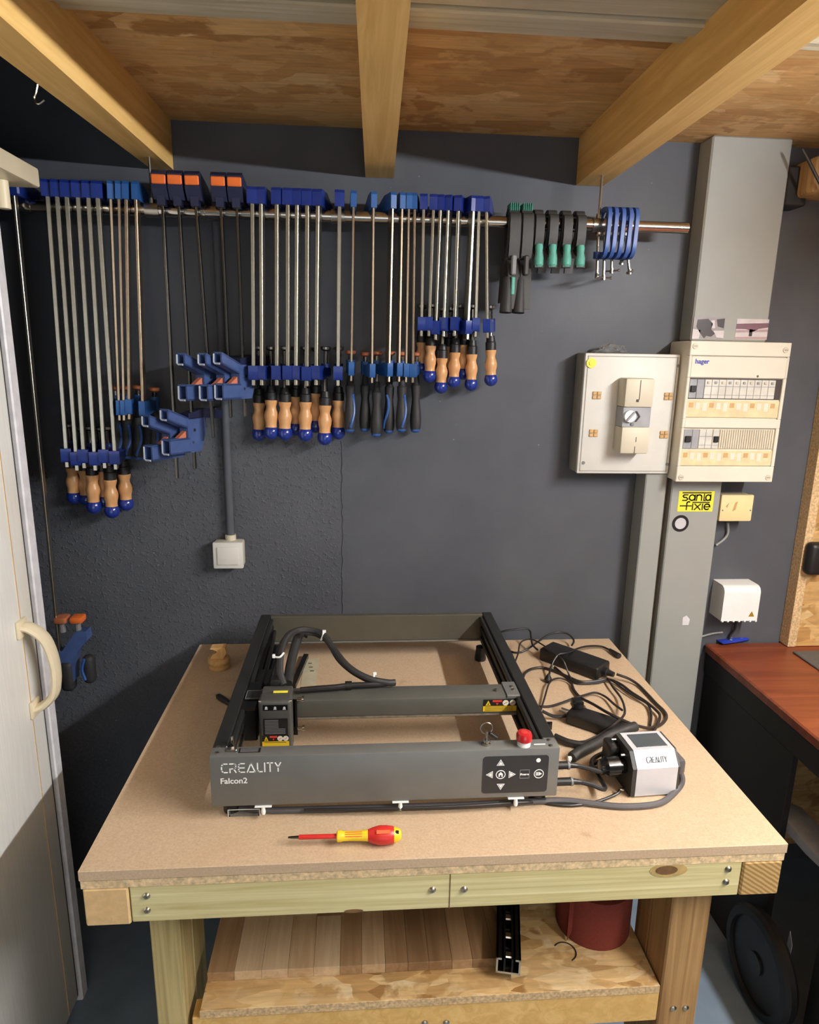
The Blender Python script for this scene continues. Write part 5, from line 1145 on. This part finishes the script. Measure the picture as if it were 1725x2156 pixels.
# connectors at engraver right end
for i, (v, lab) in enumerate(((1165, 'upper black plug lead entering the engraver right end'), (1228, 'lower black plug lead entering the engraver right end'))):
    y = EY0+.022+(.02 if i == 0 else -.004); z = .915 if i == 0 else .897
    t = thing('plug_lead', lab, 'cable', (EX1, y, z))
    b = MB(); b.cyl((EX1+.0005, y, z), (EX1+.034, y, z), .0075, None, 14); b.cyl((EX1+.034, y, z), (EX1+.05, y, z-.002), .006, .0045, 12); obj('plug', b, m_cable, t)
    b = MB(); b.cyl((EX1+.030, y, z), (EX1+.034, y, z), .0082, None, 14); obj('plug_band', b, m_greyprint, t)
    b = MB(); b.tube([V((EX1+.046, y, z-.001)), V((EX1+.07, y, z-.008)), V((EX1+.1, y+.005, z-.02)), zc(905, 1190-20*i, .018)+V((-.02, 0, 0)), zc(930, 1150-60*i, .02)], .0045, 8); obj('lead', b, m_cable, t)
for i, (u, v, h) in enumerate(((650, 1138, .03), (905, 1185, .034), (968, 1150, .045))):
    c = zc(u, v, h); b = MB(); b.box(c-V((.004, .003, .004)), c+V((.004, .003, .004)), .001); b.tube([c, c+V((.001, -.002, -.012)), c+V((0, .006, -.017))], .0016, 6)
    tag(obj('white_cable_tie', b, m_white), ['white cable tie end nearest the engraver right end', 'white cable tie end between the engraver and the pump barrel', 'white cable tie end touching the pump motor'][i], 'cable tie')

# air pump
o = PZ(1336, 1681, T); d_ = PZ(1419, 1675, T); ux = V((d_.x-o.x, d_.y-o.y, 0)).normalized(); uy = V((-ux.y, ux.x, 0))
Mx = Matrix(((ux.x, uy.x, 0, o.x), (ux.y, uy.y, 0, o.y), (0, 0, 1, T), (0, 0, 0, 1)))
PWd = .082; D_ = .105; H_ = .088
ap = thing('air_pump', 'silver air pump with dark top panel on the bench right of the engraver', 'air pump', (o.x, o.y, T))
def chprism(b, prof, x0, x1): b.prism([(x0, y, z) for y, z in prof], (x1-x0, 0, 0))
prof = [(0, .004), (.004, .0005), (D_-.004, .0005), (D_, .004), (D_, H_-.024), (D_-.022, H_), (.022, H_), (0, H_-.026)]
b = MB(); b.M = Mx; chprism(b, prof, 0, PWd); obj('casing', b, m_alu, ap)
b = MB(); b.M = Mx; chprism(b, [(y*.98+.001, z*.98+.0005) for y, z in prof], -.008, -.0003); obj('end_plate', b, m_greygrip, ap)
b = MB(); b.M = Mx; chprism(b, [(y*.98+.001, z*.98+.0005) for y, z in prof], PWd+.0003, PWd+.005); obj('end_plate', b, m_greygrip, ap)
b = MB(); b.M = Mx; b.box((.011, .030, H_-.0005), (PWd-.008, D_-.030, H_+.0008), .0003); obj('display_panel', b, m_glass, ap)
n3 = V((0, -.026, .022)).normalized(); n3 = V((0, -.0245, .022)).normalized()
s3 = V((0, .022, .026)).normalized(); nf = (Mx.to_3x3() @ V((0, -s3.z, s3.y))).normalized()
og = Mx @ V((.022, .0068, H_-.01796)); stroke_word('CREALITY', og+nf*.0008, ux, (Mx.to_3x3() @ s3), .0095, .040, m_panelbk, 'maker_lettering', ap, nf)
b = MB(); b.M = Mx; b.lathe((-.008, .035, .048), (-1, 0, 0), [(0, .014), (.012, .014), (.014, .019), (.038, .019), (.042, .015), (.05, .013), (.052, .006)], 24); obj('motor_barrel', b, m_blackgl, ap)
b = MB(); b.M = Mx; b.box((-.03, .055, .02), (-.008, D_-.01, .075), .006, 2); obj('motor_block', b, m_black, ap)
for z, y in ((.083, .075), (.078, .03), (.01, .02)):
    b = MB(); b.M = Mx; b.cyl((-.02, y, z-.004), (-.008, y, z-.004), .003, None, 10); obj('plate_screw', b, m_chrome, ap)
b = MB(); b.M = Mx; b.box((PWd+.005, .012, .034), (PWd+.024, .05, .066), .006, 2); pt = obj('air_outlet', b, m_hose, ap)
b = MB(); b.M = Mx; b.cyl((PWd+.005, .075, .062), (PWd+.016, .075, .062), .008, None, 14); obj('adjust_knob', b, m_black, ap)
# grey hose from the outlet round the pump front and along the engraver
hs = Mx @ V((PWd+.016, .018, .034))
pts = [Mx @ V((PWd+.017, .022, .040)), Mx @ V((PWd+.019, .012, .022)), zc(1510, 1400, .008), zc(1400, 1490, .006), zc(1250, 1520, .006), zc(1050, 1525, .006), zc(850, 1505, .006), zc(600, 1478, .006), PZ(1110, 1688, T+.006), PZ(1000, 1694, T+.006), PZ(850, 1699, T+.006), PZ(700, 1703, T+.006), PZ(570, 1706, T+.006), PZ(500, 1700, T+.006)]
b = MB(); b.tube(pts, .0058, 10); tag(obj('air_hose', b, m_hose), 'grey air hose from the pump along the engraver front edge', 'hose')
pts = [Mx @ V((-.024, .012, .012)), zc(1030, 1425, .006), zc(900, 1478, .004), zc(780, 1505, .004), zc(650, 1518, .004), zc(520, 1508, .004), zc(400, 1492, .004), PZ(1090, 1690, T+.012), PZ(960, 1698, T+.014), PZ(800, 1703, T+.014), PZ(640, 1706, T+.012)]
b = MB(); b.tube(pts, .0028, 8); tag(obj('thin_pump_cable', b, m_cable), 'thin dark cable from the pump running beside the grey hose', 'cable')

# ------------------------------------------------------------ desk on the right
DZ = .806
dk = thing('desk', 'dark red wooden desk top with black side against the right wall', 'desk', (1.6, 1.3, 0))
b = MB(); b.box((1.074, .2, DZ-.028), (2.4, WY-.005, DZ), .004); obj('desk_top', b, m_desk, dk)
b = MB(); b.box((1.08, .22, DZ-.095), (1.1, WY-.01, DZ-.029), .002); obj('apron', b, m_deskside, dk)
b = MB(); b.box((1.084, 1.42, 0), (1.102, WY-.01, DZ-.096), .002); obj('side_panel', b, m_deskside, dk)
b = MB(); b.box((1.105, 1.80, .12), (2.4, 1.82, DZ-.03), .001); obj('back_panel', b, m_osb_v, dk)
b = MB(); b.box((1.31, 1.3, DZ+.0003), (1.75, 1.79, DZ+.006), .002); tag(obj('desk_mat', b, m_mat), 'dark grey mat on the desk at the right edge', 'mat')
# glue tube
c = PZ(1515, 1353, DZ+.006); e = PZ(1606, 1341, DZ+.008); gt = thing('glue_tube', 'crumpled blue tube with white cap lying at the desk back', 'tube', (c.x, c.y, DZ))
d_ = (e-c); d_.z = 0; L = d_.length; d_.normalize(); n_ = V((-d_.y, d_.x, 0))
b = MB(); vs = []; fs = []; K = 10; prof = [(0, .017, .001), (.15, .0165, .004), (.4, .014, .007), (.62, .010, .008), (.66, .006, .006)]
for t_, w_, h_ in prof:
    for k in range(K):
        a = 2*math.pi*k/K; p = V((c.x, c.y, DZ+.009))+d_*L*t_+n_*w_*math.cos(a)+V((0, 0, 1))*(h_*math.sin(a)); vs.append(p)
for i in range(len(prof)-1):
    for k in range(K): fs.append([i*K+k, i*K+(k+1) % K, i*K+K+(k+1) % K, i*K+K+k])
fs += [list(range(K))[::-1], [(len(prof)-1)*K+k for k in range(K)]]
b.add(vs, fs); body = obj('tube_body', b, m_tube1, gt)
a = V((c.x, c.y, DZ+.0145))+d_*L*.2; b = MB(); b.ribbon([a-n_*.008+d_*.004, a+n_*.006, a+n_*.006+d_*.02], .005, (0, 0, 1), .0006); b.ribbon([a+d_*L*.27-n_*.003, a+d_*L*.4-n_*.002], .006, (0, 0, 1), .0006); obj('print_patch', b, m_tubewh, body)
b = MB(); b.lathe(V((c.x, c.y, DZ+.009))+d_*L*.66, d_, [(0, .005), (.006, .005), (.008, .008), (L*.3, .007), (L*.34, .004)], 12); obj('cap', b, m_tubewh, gt)

# things below the desk: chair armrest, wheel, torn paper tag
c0 = PX(1650, 1700, 1.16); b = MB()
ch = thing('office_chair', 'dark office chair under the desk with grey armrest pointing out', 'chair', (1.5, 1.0, 0))
a = PX(1652, 1698, 1.14); e = PX(1760, 1830, 1.14)
b = MB(); n = 8; pr = [(0, .022, .012), (.1, .036, .018), (.35, .040, .02), (.7, .036, .018), (1, .026, .014)]; vs = []; fs = []; dd = (e-a).normalized(); nn = V((0, 0, 1)).cross(dd).normalized(); up = dd.cross(nn)
for t_, w_, h_ in pr:
    for k in range(12):
        an = 2*math.pi*k/12; ca = math.copysign(abs(math.cos(an))**.5, math.cos(an)); sa = math.copysign(abs(math.sin(an))**.5, math.sin(an)); vs.append(a+(e-a)*t_+nn*w_*ca+up*h_*sa)
for i in range(len(pr)-1):
    for k in range(12): fs.append([i*12+k, i*12+(k+1) % 12, i*12+12+(k+1) % 12, i*12+12+k])
fs += [list(range(12))[::-1], [(len(pr)-1)*12+k for k in range(12)]]
b.add(vs, fs); obj('armrest', b, m_arm, ch)
b = MB(); b.tube([V((1.13, 1.2, .52)), V((1.17, 1.2, .42)), V((1.3, 1.2, .36)), V((1.5, 1.2, .36))], .018, 10); obj('arm_support', b, m_black, ch)
b = MB(); b.box((1.25, .85, .36), (1.75, 1.35, .44), .03, 3); obj('seat', b, m_black, ch)
b = MB(); b.cyl((1.5, 1.1, .1), (1.5, 1.1, .36), .03, None, 16); obj('column', b, m_black, ch)
for k in range(5):
    an = math.radians(72*k+20); b = MB(); b.cyl((1.5, 1.1, .1), (1.5+.3*math.cos(an), 1.1+.3*math.sin(an), .075), .022, .016, 10); obj('foot_spoke', b, m_black, ch)
    b = MB(); p = V((1.5+.3*math.cos(an), 1.1+.3*math.sin(an), .03)); t2 = V((-math.sin(an), math.cos(an), 0)); b.cyl(p-t2*.02, p+t2*.02, .0295, None, 16); b.cyl(p+V((0, 0, .02)), p+V((0, 0, .05)), .008, None, 8); obj('caster', b, m_tyre, ch)
WX = 1.045
c = PX(1597, 2055, WX); cw = V((WX, c.y, max(c.z, .14)))
wh = thing('dark_wheel', 'dark wheel with flat hub standing on the floor beside the desk side', 'wheel', (WX, c.y, 0))  # a dark wheel standing alone; what it belongs to is unknown
RW = cw.z-.001
b = MB(); b.lathe((WX-.02, cw.y, cw.z), (1, 0, 0), [(.0, RW*.8), (.002, RW*.94), (.012, RW), (.026, RW), (.036, RW*.94), (.038, RW*.8), (.0, RW*.8)], 40, False); obj('tread', b, m_tyre, wh)
b = MB(); b.lathe((WX-.012, cw.y, cw.z), (1, 0, 0), [(0, RW*.25), (.002, RW*.8), (.018, RW*.8), (.02, RW*.25)], 32); b.cyl((WX-.018, cw.y, cw.z), (WX+.01, cw.y, cw.z), RW*.2, None, 20); obj('hub_disc', b, m_black, wh)
TX = 1.0842
pl_ = [PX(1618, 1943, TX), PX(1652, 1987, TX), PX(1646, 2039, TX), PX(1614, 1998, TX)]
tg = thing('torn_card', 'torn pale card fixed to the dark desk side near the floor', 'card', pl_[0])
b = MB(); b.prism(pl_, (.0015, 0, 0)); obj('card', b, m_paper, tg)
pl_ = [PX(1664, 1960, TX), PX(1668, 1990, TX), PX(1660, 2030, TX), PX(1654, 2015, TX), PX(1658, 1985, TX)]
b = MB(); b.prism(pl_, (.0015, 0, 0)); obj('film_edge', b, m_quickedge, tg)
b = MB(); b.box((1.086, .30, .0), (1.2, 1.24, .47), .004); obj('pedestal', b, m_deskside, dk)
